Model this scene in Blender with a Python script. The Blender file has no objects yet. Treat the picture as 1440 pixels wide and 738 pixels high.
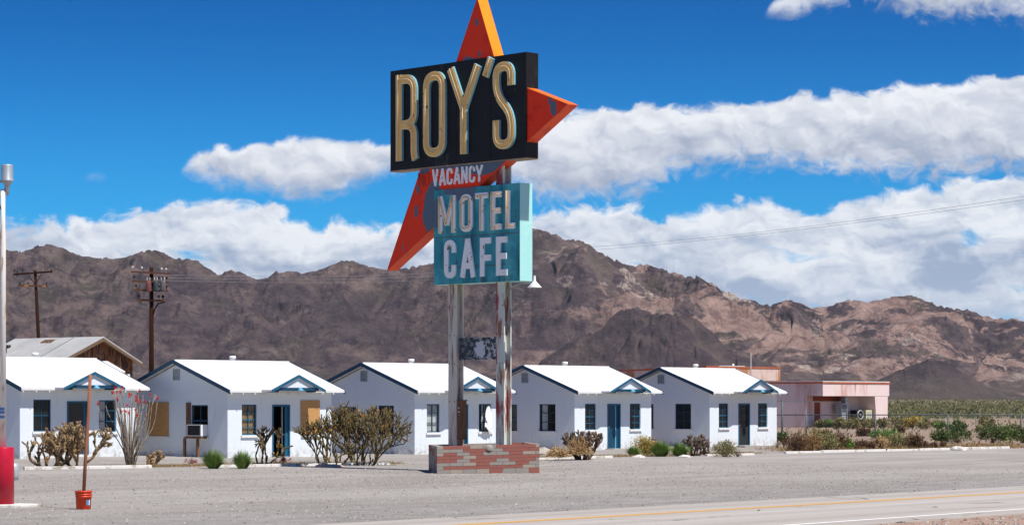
import bpy, math, random
import numpy as np
from mathutils import Vector, Matrix
R = math.radians
sc = bpy.context.scene
C = bpy.context.collection
FOC, EYE, HOR = 3500.0, 2.3, 560.0          # survey numbers used to lay the site out
TH = R(49.5)                                # bearing of the road and of the cabin fronts
SUN_EL, SUN_AZ = 59.0, R(46.5)              # sun: behind the camera, to the right

def ground(px, py, Y=None):                 # site survey: sighted point -> ground position
    Y = Y or FOC*EYE/(py-HOR)
    return Vector(((px-720)*Y/FOC, Y, 0.0))

# ------------------------------------------------------------------ mesh builder
class MB:
    def __init__(s): s.v=[]; s.f=[]; s.m=[]; s.sm=[]
    def face(s, idx, m=0, smooth=False): s.f.append(tuple(idx)); s.m.append(m); s.sm.append(smooth)
    def quad(s, a,b,c,d, m=0):
        n=len(s.v); s.v += [tuple(a),tuple(b),tuple(c),tuple(d)]; s.face((n,n+1,n+2,n+3),m)
    def tri(s, a,b,c, m=0):
        n=len(s.v); s.v += [tuple(a),tuple(b),tuple(c)]; s.face((n,n+1,n+2),m)
    def box(s, x0,x1,y0,y1,z0,z1, m=0):
        n=len(s.v)
        s.v += [(x0,y0,z0),(x1,y0,z0),(x1,y1,z0),(x0,y1,z0),(x0,y0,z1),(x1,y0,z1),(x1,y1,z1),(x0,y1,z1)]
        for q in ((0,3,2,1),(4,5,6,7),(0,1,5,4),(1,2,6,5),(2,3,7,6),(3,0,4,7)): s.face([n+i for i in q],m)
    def slab(s, poly, d, m=0, mside=None):   # polygon extruded by vector d
        n=len(s.v); k=len(poly); d=Vector(d)
        s.v += [tuple(p) for p in poly]+[tuple(Vector(p)+d) for p in poly]
        s.face(range(n,n+k),m); s.face(range(n+2*k-1,n+k-1,-1),m)
        for i in range(k):
            j=(i+1)%k; s.face((n+i,n+k+i,n+k+j,n+j), m if mside is None else (mside[i] if isinstance(mside,(list,tuple)) else mside))
    def path(s, pts, rad, n=8, m=0, caps=True, smooth=True):
        pts=[Vector(p) for p in pts]
        if not isinstance(rad,(list,tuple)): rad=[rad]*len(pts)
        b=len(s.v); prev=None
        for i,p in enumerate(pts):
            t=(pts[min(i+1,len(pts)-1)]-pts[max(i-1,0)])
            t = t.normalized() if t.length>1e-9 else Vector((0,0,1))
            a = prev if prev is not None else (Vector((1,0,0)) if abs(t.x)<.9 else Vector((0,1,0)))
            u=(a-t*a.dot(t)).normalized(); prev=u; w=t.cross(u)
            for k in range(n):
                an=2*math.pi*k/n; s.v.append(tuple(p+(u*math.cos(an)+w*math.sin(an))*rad[i]))
        for i in range(len(pts)-1):
            for k in range(n):
                a=b+i*n+k; c=b+i*n+(k+1)%n
                s.face((a,c,c+n,a+n),m,smooth)
        if caps:
            s.face([b+k for k in range(n)][::-1],m); e=b+(len(pts)-1)*n; s.face([e+k for k in range(n)],m)
    def cyl(s,p0,p1,r0,r1=None,n=12,m=0): s.path([p0,p1],[r0,r0 if r1 is None else r1],n,m)
    def lathe(s, prof, c=(0,0), n=20, m=0, smooth=True):   # prof: (r,z)
        b=len(s.v)
        for r,z in prof:
            for k in range(n):
                a=2*math.pi*k/n; s.v.append((c[0]+r*math.cos(a),c[1]+r*math.sin(a),z))
        for i in range(len(prof)-1):
            for k in range(n):
                a=b+i*n+k; d=b+i*n+(k+1)%n; s.face((a,d,d+n,a+n),m,smooth)
    def ribbon(s, pts, w, y0, y1, m=0, mside=None, closed=False):  # stroke in the XZ plane, front at y0 (small y)
        P=[Vector((p[0],p[1])) for p in pts]; k=len(P); L=[];Rr=[]
        for i in range(k):
            if closed: a=P[(i-1)%k]; c=P[(i+1)%k]
            else: a=P[max(i-1,0)]; c=P[min(i+1,k-1)]
            p=P[i]
            d1=(p-a).normalized() if (p-a).length>1e-9 else (c-p).normalized()
            d2=(c-p).normalized() if (c-p).length>1e-9 else d1
            n1=Vector((-d1.y,d1.x)); n2=Vector((-d2.y,d2.x)); nn=(n1+n2)
            nn = nn.normalized() if nn.length>1e-6 else n1
            q=w/2/max(.35,nn.dot(n1)); L.append(p+nn*q); Rr.append(p-nn*q)
        ms = m if mside is None else mside
        n=len(s.v)
        for i in range(k):
            s.v += [(L[i].x,y0,L[i].y),(Rr[i].x,y0,Rr[i].y),(L[i].x,y1,L[i].y),(Rr[i].x,y1,Rr[i].y)]
        for i in range(k if closed else k-1):
            a=n+4*i; b=n+4*((i+1)%k)
            s.face((a,a+1,b+1,b),m); s.face((a+2,a,b,b+2),ms); s.face((a+1,a+3,b+3,b+1),ms); s.face((a+3,a+2,b+2,b+3),ms)
        if not closed:
            s.face((n,n+2,n+3,n+1),ms); e=n+4*(k-1); s.face((e,e+1,e+3,e+2),ms)
    def build(s, name, mats, parent=None, loc=None, rz=None, fixn=False, bevel=0):
        me=bpy.data.meshes.new(name); me.from_pydata(s.v,[],s.f)
        if not isinstance(mats,(list,tuple)): mats=[mats]
        for q in mats: me.materials.append(q)
        me.polygons.foreach_set('material_index',s.m); me.polygons.foreach_set('use_smooth',s.sm); me.update()
        if fixn:
            import bmesh
            bm=bmesh.new(); bm.from_mesh(me); bmesh.ops.recalc_face_normals(bm,faces=bm.faces); bm.to_mesh(me); bm.free()
        o=bpy.data.objects.new(name,me); C.objects.link(o)
        if parent is not None: o.parent=parent
        if loc is not None: o.location=loc
        if rz is not None: o.rotation_euler=(0,0,rz)
        if bevel:
            b=o.modifiers.new('bevel','BEVEL'); b.width=bevel; b.segments=2; b.limit_method='ANGLE'
        return o

def tag(o,label=None,cat=None,group=None,kind=None):
    if label: o['label']=label
    if cat: o['category']=cat
    if group: o['group']=group
    if kind: o['kind']=kind
    return o
def thing(name,label,cat,loc=(0,0,0),rz=0,group=None):
    o=bpy.data.objects.new(name,None); C.objects.link(o); o.location=loc; o.rotation_euler=(0,0,rz)
    o.empty_display_size=.3
    return tag(o,label,cat,group)

def fillet(pts, r, n=7, closed=False):
    P=[Vector(p) for p in pts]; out=[]; k=len(P)
    for i,p in enumerate(P):
        if not closed and i in (0,k-1): out.append(p); continue
        a=P[(i-1)%k]; c=P[(i+1)%k]
        d1=(a-p); d2=(c-p); rr=min(r if not isinstance(r,(list,tuple)) else r[i], d1.length*.5 if (closed or 0<i-1) else d1.length*.98, d2.length*.5 if (closed or i+1<k-1) else d2.length*.98)
        A=p+d1.normalized()*rr; B=p+d2.normalized()*rr
        for t in range(n+1):
            t/=n; out.append((1-t)**2*A+2*t*(1-t)*p*(1.0)+t*t*B)
    return out

# ------------------------------------------------------------------ materials
class NT:
    def __init__(s,tree): s.t=tree; s.n=tree.nodes; s.l=tree.links
    def new(s,ty,**kw):
        n=s.n.new(ty)
        for k,v in kw.items(): setattr(n,k,v)
        return n
    def put(s,sock,v):
        if isinstance(v,bpy.types.NodeSocket): s.l.new(v,sock)
        elif v is not None:
            if sock.type=='RGBA' and len(v)==3: v=(*v,1)
            sock.default_value=v
    def m(s,op,a,b=None,c=None,clamp=False):
        n=s.new('ShaderNodeMath',operation=op); n.use_clamp=clamp
        for i,v in enumerate((a,b,c)): s.put(n.inputs[i],v)
        return n.outputs[0]
    def vm(s,op,a,b=None):
        n=s.new('ShaderNodeVectorMath',operation=op); s.put(n.inputs[0],a); s.put(n.inputs[1],b); return n.outputs[0]
    def noise(s,vec,scale,detail=5,rough=.55,dist=0,w=None):
        n=s.new('ShaderNodeTexNoise'); s.put(n.inputs['Vector'],vec); n.inputs['Scale'].default_value=scale
        n.inputs['Detail'].default_value=detail; n.inputs['Roughness'].default_value=rough; n.inputs['Distortion'].default_value=dist
        return n.outputs['Fac']
    def mp(s,vec,scale=(1,1,1),loc=(0,0,0),rot=(0,0,0)):
        n=s.new('ShaderNodeMapping'); s.put(n.inputs['Vector'],vec)
        n.inputs['Scale'].default_value=scale; n.inputs['Location'].default_value=loc; n.inputs['Rotation'].default_value=rot
        return n.outputs[0]
    def ss(s,v,lo,hi,a=0.,b=1.):
        n=s.new('ShaderNodeMapRange',interpolation_type='SMOOTHSTEP'); s.put(n.inputs[0],v)
        n.inputs[1].default_value=lo; n.inputs[2].default_value=hi; n.inputs[3].default_value=a; n.inputs[4].default_value=b
        return n.outputs[0]
    def lin(s,v,lo,hi,a=0.,b=1.):
        n=s.new('ShaderNodeMapRange'); s.put(n.inputs[0],v)
        n.inputs[1].default_value=lo; n.inputs[2].default_value=hi; n.inputs[3].default_value=a; n.inputs[4].default_value=b
        return n.outputs[0]
    def mix(s,f,a,b,mode='MIX'):
        n=s.new('ShaderNodeMix',data_type='RGBA',blend_type=mode); s.put(n.inputs[0],f); s.put(n.inputs[6],a); s.put(n.inputs[7],b)
        return n.outputs[2]
    def sep(s,v):
        n=s.new('ShaderNodeSeparateXYZ'); s.put(n.inputs[0],v); return n.outputs
    def comb(s,x,y,z):
        n=s.new('ShaderNodeCombineXYZ'); s.put(n.inputs[0],x); s.put(n.inputs[1],y); s.put(n.inputs[2],z); return n.outputs[0]

def newmat(name):
    m=bpy.data.materials.new(name); m.use_nodes=True
    t=NT(m.node_tree); b=t.n['Principled BSDF']
    co=t.new('ShaderNodeTexCoord').outputs['Object']
    return m,t,b,co
def pm(name, base, layers=(), rough=.75, bump=None, metal=0., vary=.12, vscale=3., spec=.3, patches=()):
    """layers: (colour, scale, lo, hi, stretch xyz)   patches: (colour, [(cx,cz,rx,rz)...])"""
    m,t,b,co=newmat(name)
    col=t.mix(t.noise(co,vscale,6,.6), tuple(c*(1-vary) for c in base), tuple(min(1,c*(1+vary)) for c in base))
    for lc,s_,lo,hi,st in layers:
        f=t.ss(t.noise(t.mp(co,st,loc=(s_,s_*1.7,0)),s_,7,.62),lo,hi); col=t.mix(f,col,lc)
    for lc,els in patches:
        S=t.sep(co); nz=t.lin(t.noise(co,2.2,6,.62),.3,.7,-.55,.55); tot=None
        for cx,cz,rx,rz in els:
            dx=t.m('DIVIDE',t.m('SUBTRACT',S[0],cx),rx); dz=t.m('DIVIDE',t.m('SUBTRACT',S[2],cz),rz)
            q=t.m('ADD',t.m('POWER',dx,2.),t.m('POWER',dz,2.)); q=t.m('SUBTRACT',1.0,q)
            tot = q if tot is None else t.m('MAXIMUM',tot,q)
        f=t.ss(t.m('ADD',tot,nz),-.03,.05); col=t.mix(f,col,lc)
    t.put(b.inputs['Base Color'],col); b.inputs['Roughness'].default_value=rough; b.inputs['Metallic'].default_value=metal
    b.inputs['Specular IOR Level'].default_value=spec
    if bump:
        bn=t.new('ShaderNodeBump'); bn.inputs['Strength'].default_value=bump[1]; bn.inputs['Distance'].default_value=bump[2] if len(bump)>2 else .02
        t.put(bn.inputs['Height'],t.noise(co,bump[0],8,.65)); t.put(b.inputs['Normal'],bn.outputs[0])
    return m

def wall_mat(name, base):
    m,t,b,co=newmat(name)
    S=t.sep(co); v=t.comb(t.m('ADD',S[0],S[1]),S[2],0.)
    br=t.new('ShaderNodeTexBrick'); t.put(br.inputs['Vector'],v); br.inputs['Scale'].default_value=1.
    br.inputs['Brick Width'].default_value=.41; br.inputs['Row Height'].default_value=.205; br.inputs['Mortar Size'].default_value=.008
    br.inputs['Mortar Smooth'].default_value=.6
    for i,c_ in enumerate((1,.985)): br.inputs[i+1].default_value=(c_,c_,c_,1)
    br.inputs[3].default_value=(.955,.955,.955,1)
    col=t.mix(t.noise(co,1.1,7,.62),tuple(c_*.93 for c_ in base),base)
    col=t.mix(1.0,col,br.outputs['Color'],'MULTIPLY')
    st=t.noise(t.mp(co,(3,3,.5)),1.6,7,.65)
    col=t.mix(t.m('MULTIPLY',t.ss(st,.55,.78),.40),col,(.5,.46,.4))
    low=t.m('MULTIPLY',t.ss(S[2],.55,.0),t.ss(t.noise(co,5.,6,.6),.4,.65)); col=t.mix(t.m('MULTIPLY',low,.7),col,(.36,.31,.26))
    t.put(b.inputs['Base Color'],col); b.inputs['Roughness'].default_value=.75; b.inputs['Specular IOR Level'].default_value=.2
    bn=t.new('ShaderNodeBump'); bn.inputs['Strength'].default_value=.35; bn.inputs['Distance'].default_value=.008
    t.put(bn.inputs['Height'],t.m('ADD',t.m('MULTIPLY',br.outputs['Fac'],-.4),t.noise(co,12,6,.6))); t.put(b.inputs['Normal'],bn.outputs[0])
    return m

MT={}
MT['wall']=wall_mat('white_block',(.735,.79,.825))
MT['roof']=pm('white_roofing',(.84,.84,.83),[((.66,.63,.58),1.2,.56,.78,(1,1,1))],rough=.6,bump=(14,.3),vary=.04)
def roof_mat():
    m,t,b,co=newmat('rolled_roofing'); S=t.sep(co)
    col=t.mix(t.ss(t.noise(co,1.3,8,.65),.50,.75),(.74,.74,.73),(.58,.56,.52))
    sx=t.m('ABSOLUTE',t.m('SUBTRACT',t.m('FRACT',t.m('DIVIDE',S[1],.92)),.5)); seam=t.ss(sx,.022,.008)
    col=t.mix(t.m('MULTIPLY',seam,.55),col,(.36,.35,.33))
    st=t.ss(t.noise(t.mp(co,(3,.5,1)),1.6,6,.65),.60,.74); col=t.mix(t.m('MULTIPLY',st,.45),col,(.50,.45,.38))
    t.put(b.inputs['Base Color'],col); b.inputs['Roughness'].default_value=.7; b.inputs['Specular IOR Level'].default_value=.2
    bn=t.new('ShaderNodeBump'); bn.inputs['Strength'].default_value=.5; bn.inputs['Distance'].default_value=.02
    t.put(bn.inputs['Height'],t.m('ADD',t.m('MULTIPLY',seam,.6),t.noise(co,5,8,.6))); t.put(b.inputs['Normal'],bn.outputs[0]); return m
MT['roof']=roof_mat()
MT['white']=pm('white_paint',(.76,.76,.74),[((.5,.46,.4),6,.6,.75,(1,1,1))],vary=.05)
MT['blue']=pm('blue_paint',(.014,.10,.18),[((.06,.19,.29),6,.55,.75,(1,1,1))],rough=.5,vary=.15)
MT['bluedk']=pm('dark_blue_paint',(.009,.055,.105),[((.03,.09,.14),6,.6,.75,(1,1,1))],rough=.5,vary=.15)
MT['bluelt']=pm('light_blue_paint',(.12,.40,.58),rough=.5)
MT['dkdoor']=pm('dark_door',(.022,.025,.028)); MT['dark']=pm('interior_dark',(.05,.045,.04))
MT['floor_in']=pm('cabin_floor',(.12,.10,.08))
MT['ply']=pm('plywood',(.50,.27,.10),[((.33,.17,.06),2.5,.5,.7,(1,1,6)),((.55,.36,.18),9,.6,.75,(4,4,.6))],rough=.8,bump=(30,.2,.005))
MT['wood']=pm('old_timber',(.20,.10,.05),[((.09,.05,.03),3,.45,.65,(4,4,.5))],rough=.85)
MT['curtain']=pm('white_curtain',(.88,.88,.85),vary=.1,vscale=8)
MT['tancurtain']=pm('tan_curtain',(.50,.34,.17),vary=.15,vscale=8)
MT['metal']=pm('grey_metal',(.36,.37,.37),[((.25,.17,.12),6,.6,.75,(1,1,1))],rough=.5,metal=.3)
MT['galv']=pm('galvanised',(.36,.40,.43),[((.48,.5,.51),5,.5,.65,(1,1,1))],rough=.45,metal=.35)
MT['black']=pm('black_enamel',(.008,.008,.008),[((.05,.055,.05),2.2,.58,.75,(1,1,.5)),((.10,.07,.05),7,.66,.78,(1,1,.4))],rough=.55,vary=.4)
def glass(name,tint=(.02,.025,.03),alpha=.45):
    m,t,b,co=newmat(name)
    b.inputs['Base Color'].default_value=(*tint,1); b.inputs['Roughness'].default_value=.08; b.inputs['Specular IOR Level'].default_value=.6
    tr=t.new('ShaderNodeBsdfTransparent'); tr.inputs[0].default_value=(.97,.98,.98,1) if alpha<.3 else (.8,.85,.85,1); mx=t.new('ShaderNodeMixShader')
    f=t.m('MULTIPLY',t.ss(t.noise(co,3,4,.5),.3,.7,.7,1.25),alpha,clamp=True)
    t.put(mx.inputs[0],f); t.l.new(tr.outputs[0],mx.inputs[1]); t.l.new(b.outputs[0],mx.inputs[2])
    t.l.new(mx.outputs[0],t.n['Material Output'].inputs[0]); return m
MT['glass']=glass('dusty_glass'); MT['glass_thin']=glass('clear_glass',alpha=.16)

# ------------------------------------------------------------------ terrain: mountains
rng=np.random.RandomState(7)
PERM=rng.randint(0,2**31-1,size=(512,512,3)).astype(np.float64)/(2**31-1)
def vnoise(x,y,k=0):
    xi=np.floor(x).astype(np.int64); yi=np.floor(y).astype(np.int64); fx=x-xi; fy=y-yi
    fx=fx*fx*fx*(fx*(fx*6-15)+10); fy=fy*fy*fy*(fy*(fy*6-15)+10)
    g=lambda a,b: PERM[(xi+a)%512,(yi+b)%512,k]
    return (g(0,0)*(1-fx)+g(1,0)*fx)*(1-fy)+(g(0,1)*(1-fx)+g(1,1)*fx)*fy
def fbm(x,y,o=5,k=0,gain=.5):
    a=1.;s=0.;n=0.
    for i in range(o):
        s=s+a*vnoise(x*2**i+17.3*i,y*2**i+5.1*i,k); n+=a; a*=gain
    return s/n
def erosion(px,py,dx,dy):
    ix=np.floor(px).astype(np.int64); iy=np.floor(py).astype(np.int64); fx=px-ix; fy=py-iy
    f=2*math.pi; V=np.zeros_like(px); GX=np.zeros_like(px); GY=np.zeros_like(px); W=np.zeros_like(px)
    for i in range(-2,2):
        for j in range(-2,2):
            hx=PERM[(ix-i)%512,(iy-j)%512,0]*.5; hy=PERM[(ix-i)%512,(iy-j)%512,1]*.5
            ax=fx+i-hx; ay=fy+j-hy; d=ax*ax+ay*ay; w=np.exp(-d*2.); W+=w
            mg=ax*dx+ay*dy; V+=np.cos(mg*f)*w; sn=np.sin(mg*f); GX-=sn*dx*w; GY-=sn*dy*w
    return V/W,GX/W,GY/W
SKY=[(-300,372),(-200,350),(-120,362),(-60,345),(0,353),(9,355.7),(35,358),(62,345.8),(84.6,350.4),(116,363.4),(164,367),(197,356),(218.5,351.8),(246.7,367),(262.6,364),(282,370.5),(305,388),(328,379.3),(365,395),(388,384),(409,381),(423,384.6),(444,381.8),(480,367),(489.6,364.6),(521,376),(541.7,380),(562,378),(600,372.5),(630,360),(670,345),(705,334),(735,322),(750,320.4),(760.5,321),(790,336),(820,338),(841.5,353),(861,365),(889,374),(906.6,372),(945,381.7),(966.5,391),(980.6,388),(998,397),(1019,410),(1047.5,420),(1079,431),(1093,427),(1107.7,420),(1122.6,426),(1140.5,433.6),(1161,433),(1191,422.6),(1215,424.7),(1227,425.6),(1259.7,417.3),(1286.5,418),(1322,432),(1358,438),(1379,444),(1405.8,451.5),(1423.6,449),(1440,454),(1500,470),(1560,462),(1640,480),(1750,470)]
HILL=[(700,560),(735,532),(762,509),(790,494),(818,480),(861,459),(892,443),(917,446),(949,446),(980,456),(1012,481),(1037,498),(1065,505),(1095,522),(1130,545),(1160,562)]
HILL2=[(1160,562),(1200,545),(1239,527),(1274,510),(1307,504),(1334,512),(1370,529),(1403,547),(1430,562)]
def curve(tab,az,pad=None):
    xs=np.array([math.atan((p[0]-720)/FOC) for p in tab]); ys=np.array([(HOR-p[1])/FOC for p in tab])
    return np.interp(az,xs,ys,left=pad if pad is not None else ys[0],right=pad if pad is not None else ys[-1])
def build_mountains():
    NA,NR=1600,400; CR=6350.
    az=np.linspace(R(-17.),R(17.),NA); rr=4450+np.linspace(0,1,NR)**.95*2700
    A,RR=np.meshgrid(az,rr,indexing='ij'); X=RR*np.sin(A); Y=RR*np.cos(A)
    E=curve(SKY,az); e2=curve(HILL,az,0.0); e3=curve(HILL2,az,0.0)
    wid=np.hanning(161); wid/=wid.sum(); Eb=np.convolve(np.pad(E,80,'edge'),wid,'valid')
    ss=lambda t:np.clip(t,0,1)**2*(3-2*np.clip(t,0,1))
    def parts(x,y):
        r=np.hypot(x,y); a=np.arctan2(x,y); u=a*6000.
        t=(r+(fbm(u/900.,r/900.,3,1)-.5)*420-5080)/(CR-5080)
        up=np.clip(t,0,1)**1.08; dn=1-.5*np.clip((t-1)/.6,0,1)
        sk=u+r*.55                                  # spurs run obliquely down from the crest
        q=fbm(sk/620.+.5*fbm(u/420.,r/420.,3,1),(r-u*.3)/1500.,3,0); spur=1-np.abs(2*q-1)*2.0
        q2=fbm((u-r*.5)/300.+7+.6*fbm(u/240.,r/240.,3,2),(r+u*.4)/620.,3,1); spur2=1-np.abs(2*q2-1)*2.0
        mid=np.clip(t*2.6,0,1)*np.clip((1.12-t)*2.6,0,1)
        H=np.interp(a,az,Eb)*CR*up*dn*(.82+.36*fbm(u/420.,r/420.,4,2)+mid*(.42*(spur-.55)+.30*(spur2-.55)))
        d2=(r-5000+90*(fbm(u/260.,r/260.,2,0)-.5)); rg=.74+.50*fbm(u/330.,r/330.,5,1,.5)
        H2=np.interp(a,az,e2)*5000*np.exp(-np.where(d2<0,(d2/230.)**2,(d2/300.)**2))*rg
        d3=(r-4880); H3=np.interp(a,az,e3)*4880*np.exp(-(d3/210.)**2)*rg
        return H,H2,H3
    def h0(x,y):
        a,b_,c=parts(x,y); return np.maximum(np.maximum(a,b_),c)
    Hm,H2,H3=parts(X,Y); H=np.maximum(np.maximum(Hm,H2),H3); foot=((H2>Hm)|(H3>Hm)).astype(np.float32)
    d=5.; gx=(h0(X+d,Y)-H)/d; gy=(h0(X,Y+d)-H)/d
    S=380.; px=X/S; py=Y/S; sl=np.hypot(gx,gy); st=np.clip(sl/.3,0,1)
    lim=np.minimum(1,.55/np.maximum(sl,1e-3)); dx0=gy*3.4*lim; dy0=-gx*3.4*lim
    V=np.zeros_like(H); GX=np.zeros_like(H); GY=np.zeros_like(H); a=1.; f=1.
    for o in range(6):
        v,vx,vy=erosion(px*f,py*f,dx0+GY*.5,dy0-GX*.5)
        V+=v*a; GX+=vx*a*f*.36; GY+=vy*a*f*.36; a*=.52; f*=1.95
    env=ss(H/110.)
    rough=(fbm(X/110.,Y/110.,6,1,.58)-.5)
    Hn=H+(np.clip(V,-1.3,1.3)*13*st+rough*44)*env
    mx=np.maximum(np.where(RR>5700,Hn/RR,0).max(axis=1),1e-4)
    kk=np.hanning(27); kk/=kk.sum(); sc_=np.convolve(np.pad((E+.0003)/mx,13,'edge'),kk,'valid')
    Hn=Hn*(1+(sc_[:,None]-1)*ss((RR-5200)/900))
    base=ss((RR-4450)/200.); Hn=np.maximum(Hn,-3)*base-4*(1-base)
    co=np.stack([X,Y,Hn],-1).reshape(-1,3).astype(np.float32)
    I=np.arange(NA*NR).reshape(NA,NR)
    q=np.stack([I[:-1,:-1],I[1:,:-1],I[1:,1:],I[:-1,1:]],-1).reshape(-1,4)[:, ::-1]
    me=bpy.data.meshes.new('mountains'); me.vertices.add(len(co)); me.vertices.foreach_set('co',co.ravel())
    nf=len(q); me.loops.add(nf*4); me.loops.foreach_set('vertex_index',q.ravel().astype(np.int32))
    me.polygons.add(nf); me.polygons.foreach_set('loop_start',np.arange(0,nf*4,4,dtype=np.int32)); me.polygons.foreach_set('use_smooth',np.ones(nf,dtype=bool))
    me.update(calc_edges=True)
    for nm,arr in (('gully',V*.5+.5),('foothill',foot)):
        at=me.attributes.new(nm,'FLOAT','POINT'); at.data.foreach_set('value',arr.ravel().astype(np.float32))
    me.materials.append(mount_mat())
    o=bpy.data.objects.new('mountains',me); C.objects.link(o); tag(o,kind='structure')
def mount_mat():
    m,t,b,co=newmat('desert_rock'); S=t.sep(co)
    def attr(n):
        a=t.new('ShaderNodeAttribute'); a.attribute_name=n; return a.outputs['Fac']
    g=attr('gully'); ft=attr('foothill')
    P=t.mp(co,(1,.5,1.6)); east=t.ss(S[0],-150.,450.)
    n1=t.noise(P,.0022,8,.62,.5); n2=t.noise(t.mp(P,loc=(300,900,50)),.0045,10,.72,.8); n3=t.noise(P,.02,10,.78); n4=t.noise(t.mp(P,loc=(30,90,5)),.008,10,.75,.3)
    col=t.mix(t.ss(n3,.40,.60),(.058,.042,.048),(.170,.122,.110))
    col=t.mix(t.m('MULTIPLY',t.ss(n4,.50,.60),.55),col,(.090,.080,.055))       # olive
    col=t.mix(t.m('MULTIPLY',t.ss(n1,.48,.58),.60),col,(.060,.044,.052))
    warm=t.m('MULTIPLY',t.ss(t.m('ADD',n2,t.m('MULTIPLY',east,.045)),.535,.57),t.m('ADD',t.m('MULTIPLY',east,.75),.10))
    warm=t.m('MULTIPLY',warm,t.m('SUBTRACT',1.,t.m('MULTIPLY',ft,.8)))
    col=t.mix(warm,col,t.mix(t.ss(n3,.35,.65),(.22,.138,.118),(.44,.30,.245)))
    pale=t.m('MULTIPLY',t.ss(t.noise(t.mp(P,loc=(70,10,400)),.0075,11,.78,.8),.575,.615),t.m('ADD',t.m('MULTIPLY',east,.60),.14))
    pale=t.m('MULTIPLY',pale,t.m('SUBTRACT',1.,t.m('MULTIPLY',ft,.85)))
    col=t.mix(pale,col,(.54,.44,.37))
    col=t.mix(t.m('MULTIPLY',ft,.34),col,(.062,.046,.050))
    col=t.mix(t.m('MULTIPLY',t.ss(g,.40,.05),.30),col,(.19,.145,.12))     # gravel in the gullies
    col=t.mix(t.m('MULTIPLY',t.ss(S[2],70.,0.),.4),col,(.12,.105,.075))
    t.put(b.inputs['Base Color'],col); b.inputs['Roughness'].default_value=.95; b.inputs['Specular IOR Level'].default_value=.06
    bn=t.new('ShaderNodeBump'); bn.inputs['Strength'].default_value=1.; bn.inputs['Distance'].default_value=22.
    t.put(bn.inputs['Height'],t.noise(t.mp(co,(1,.6,1.3)),.018,11,.74)); t.put(b.inputs['Normal'],bn.outputs[0])
    return m

# ------------------------------------------------------------------ ground, lot, road
CU=Vector((math.cos(TH),math.sin(TH),0)); CN=Vector((math.sin(TH),-math.cos(TH),0))
def rd(a,n,z=0): return tuple(CU*a+CN*n+Vector((0,0,z)))
def gh(x,y): return .10*math.exp(-(((x+16.5)/6)**2+((y-94)/6)**2))
def soil_mat():
    m,t,b,co=newmat('desert_soil'); S=t.sep(co)
    n=t.noise(co,.05,8,.6); n2=t.noise(co,1.2,8,.65)
    col=t.mix(n2,(.24,.165,.125),(.36,.27,.21)); col=t.mix(t.ss(n,.45,.62),col,(.30,.235,.185))
    spk=t.ss(t.noise(co,9,4,.7),.58,.66); col=t.mix(t.m('MULTIPLY',spk,.6),col,(.13,.10,.075))
    far=t.ss(S[1],240.,330.); gr=t.noise(t.mp(co,(1,.35,1)),.03,8,.7)
    col=t.mix(t.m('MULTIPLY',far,t.ss(gr,.35,.6)),col,(.20,.17,.115))
    t.put(b.inputs['Base Color'],col); b.inputs['Roughness'].default_value=1.; b.inputs['Specular IOR Level'].default_value=.05
    bn=t.new('ShaderNodeBump'); bn.inputs['Strength'].default_value=.8; bn.inputs['Distance'].default_value=.05
    t.put(bn.inputs['Height'],t.noise(co,6,8,.7)); t.put(b.inputs['Normal'],bn.outputs[0]); return m
def gravel_mat():
    m,t,b,co=newmat('lot_gravel')
    al=t.mp(co,(1,1,1),rot=(0,0,-TH))              # x along the road
    big=t.noise(t.mp(al,(.5,1.1,1)),.16,8,.68,.6); mid=t.noise(t.mp(al,(.8,1.2,1)),.9,8,.72); fine=t.noise(co,7,7,.8); vf=t.noise(co,38,3,.8)
    col=t.mix(t.ss(big,.36,.64),(.34,.308,.277),(.45,.415,.38))
    col=t.mix(t.m('MULTIPLY',t.ss(mid,.5,.68),.5),col,(.33,.29,.25))
    col=t.mix(t.m('MULTIPLY',t.ss(fine,.53,.66),.75),col,(.15,.125,.105)); col=t.mix(t.m('MULTIPLY',t.ss(fine,.45,.36),.5),col,(.45,.415,.375))
    col=t.mix(t.m('MULTIPLY',t.ss(vf,.58,.68),.4),col,(.56,.52,.47))
    ny=t.sep(al)[1]; col=t.mix(t.m('MULTIPLY',t.m('MULTIPLY',t.ss(ny,39.5,34.),t.ss(mid,.36,.56)),.5),col,(.25,.235,.225))
    nx=t.sep(al)[0]; brk=t.ss(t.noise(co,.8,5,.6),.38,.56)
    for c0,am,fq,ph in ((37.2,1.2,.07,.4),(38.9,1.2,.07,.4),(46.5,3.,.045,2.1),(48.2,3.,.045,2.1),(54.,4.5,.035,4.)):
        cen=t.m('ADD',t.m('MULTIPLY',t.m('SINE',t.m('ADD',t.m('MULTIPLY',nx,fq),ph)),am),c0)
        dd=t.m('ABSOLUTE',t.m('SUBTRACT',ny,cen)); col=t.mix(t.m('MULTIPLY',t.m('MULTIPLY',t.ss(dd,.42,.12),brk),.42),col,(.27,.245,.22))
    oil=t.ss(t.noise(t.mp(co,loc=(11,4,0)),.28,6,.62),.62,.70); col=t.mix(t.m('MULTIPLY',oil,.30),col,(.22,.195,.17))
    trk=t.noise(t.mp(al,(.05,2.2,1)),.6,5,.6); col=t.mix(t.m('MULTIPLY',t.ss(trk,.55,.70),.18),col,(.29,.26,.235))
    t.put(b.inputs['Base Color'],col); b.inputs['Roughness'].default_value=.95; b.inputs['Specular IOR Level'].default_value=.1
    bn=t.new('ShaderNodeBump'); bn.inputs['Strength'].default_value=1.; bn.inputs['Distance'].default_value=.045
    t.put(bn.inputs['Height'],t.m('ADD',fine,t.m('MULTIPLY',vf,.6))); t.put(b.inputs['Normal'],bn.outputs[0]); return m
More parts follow.
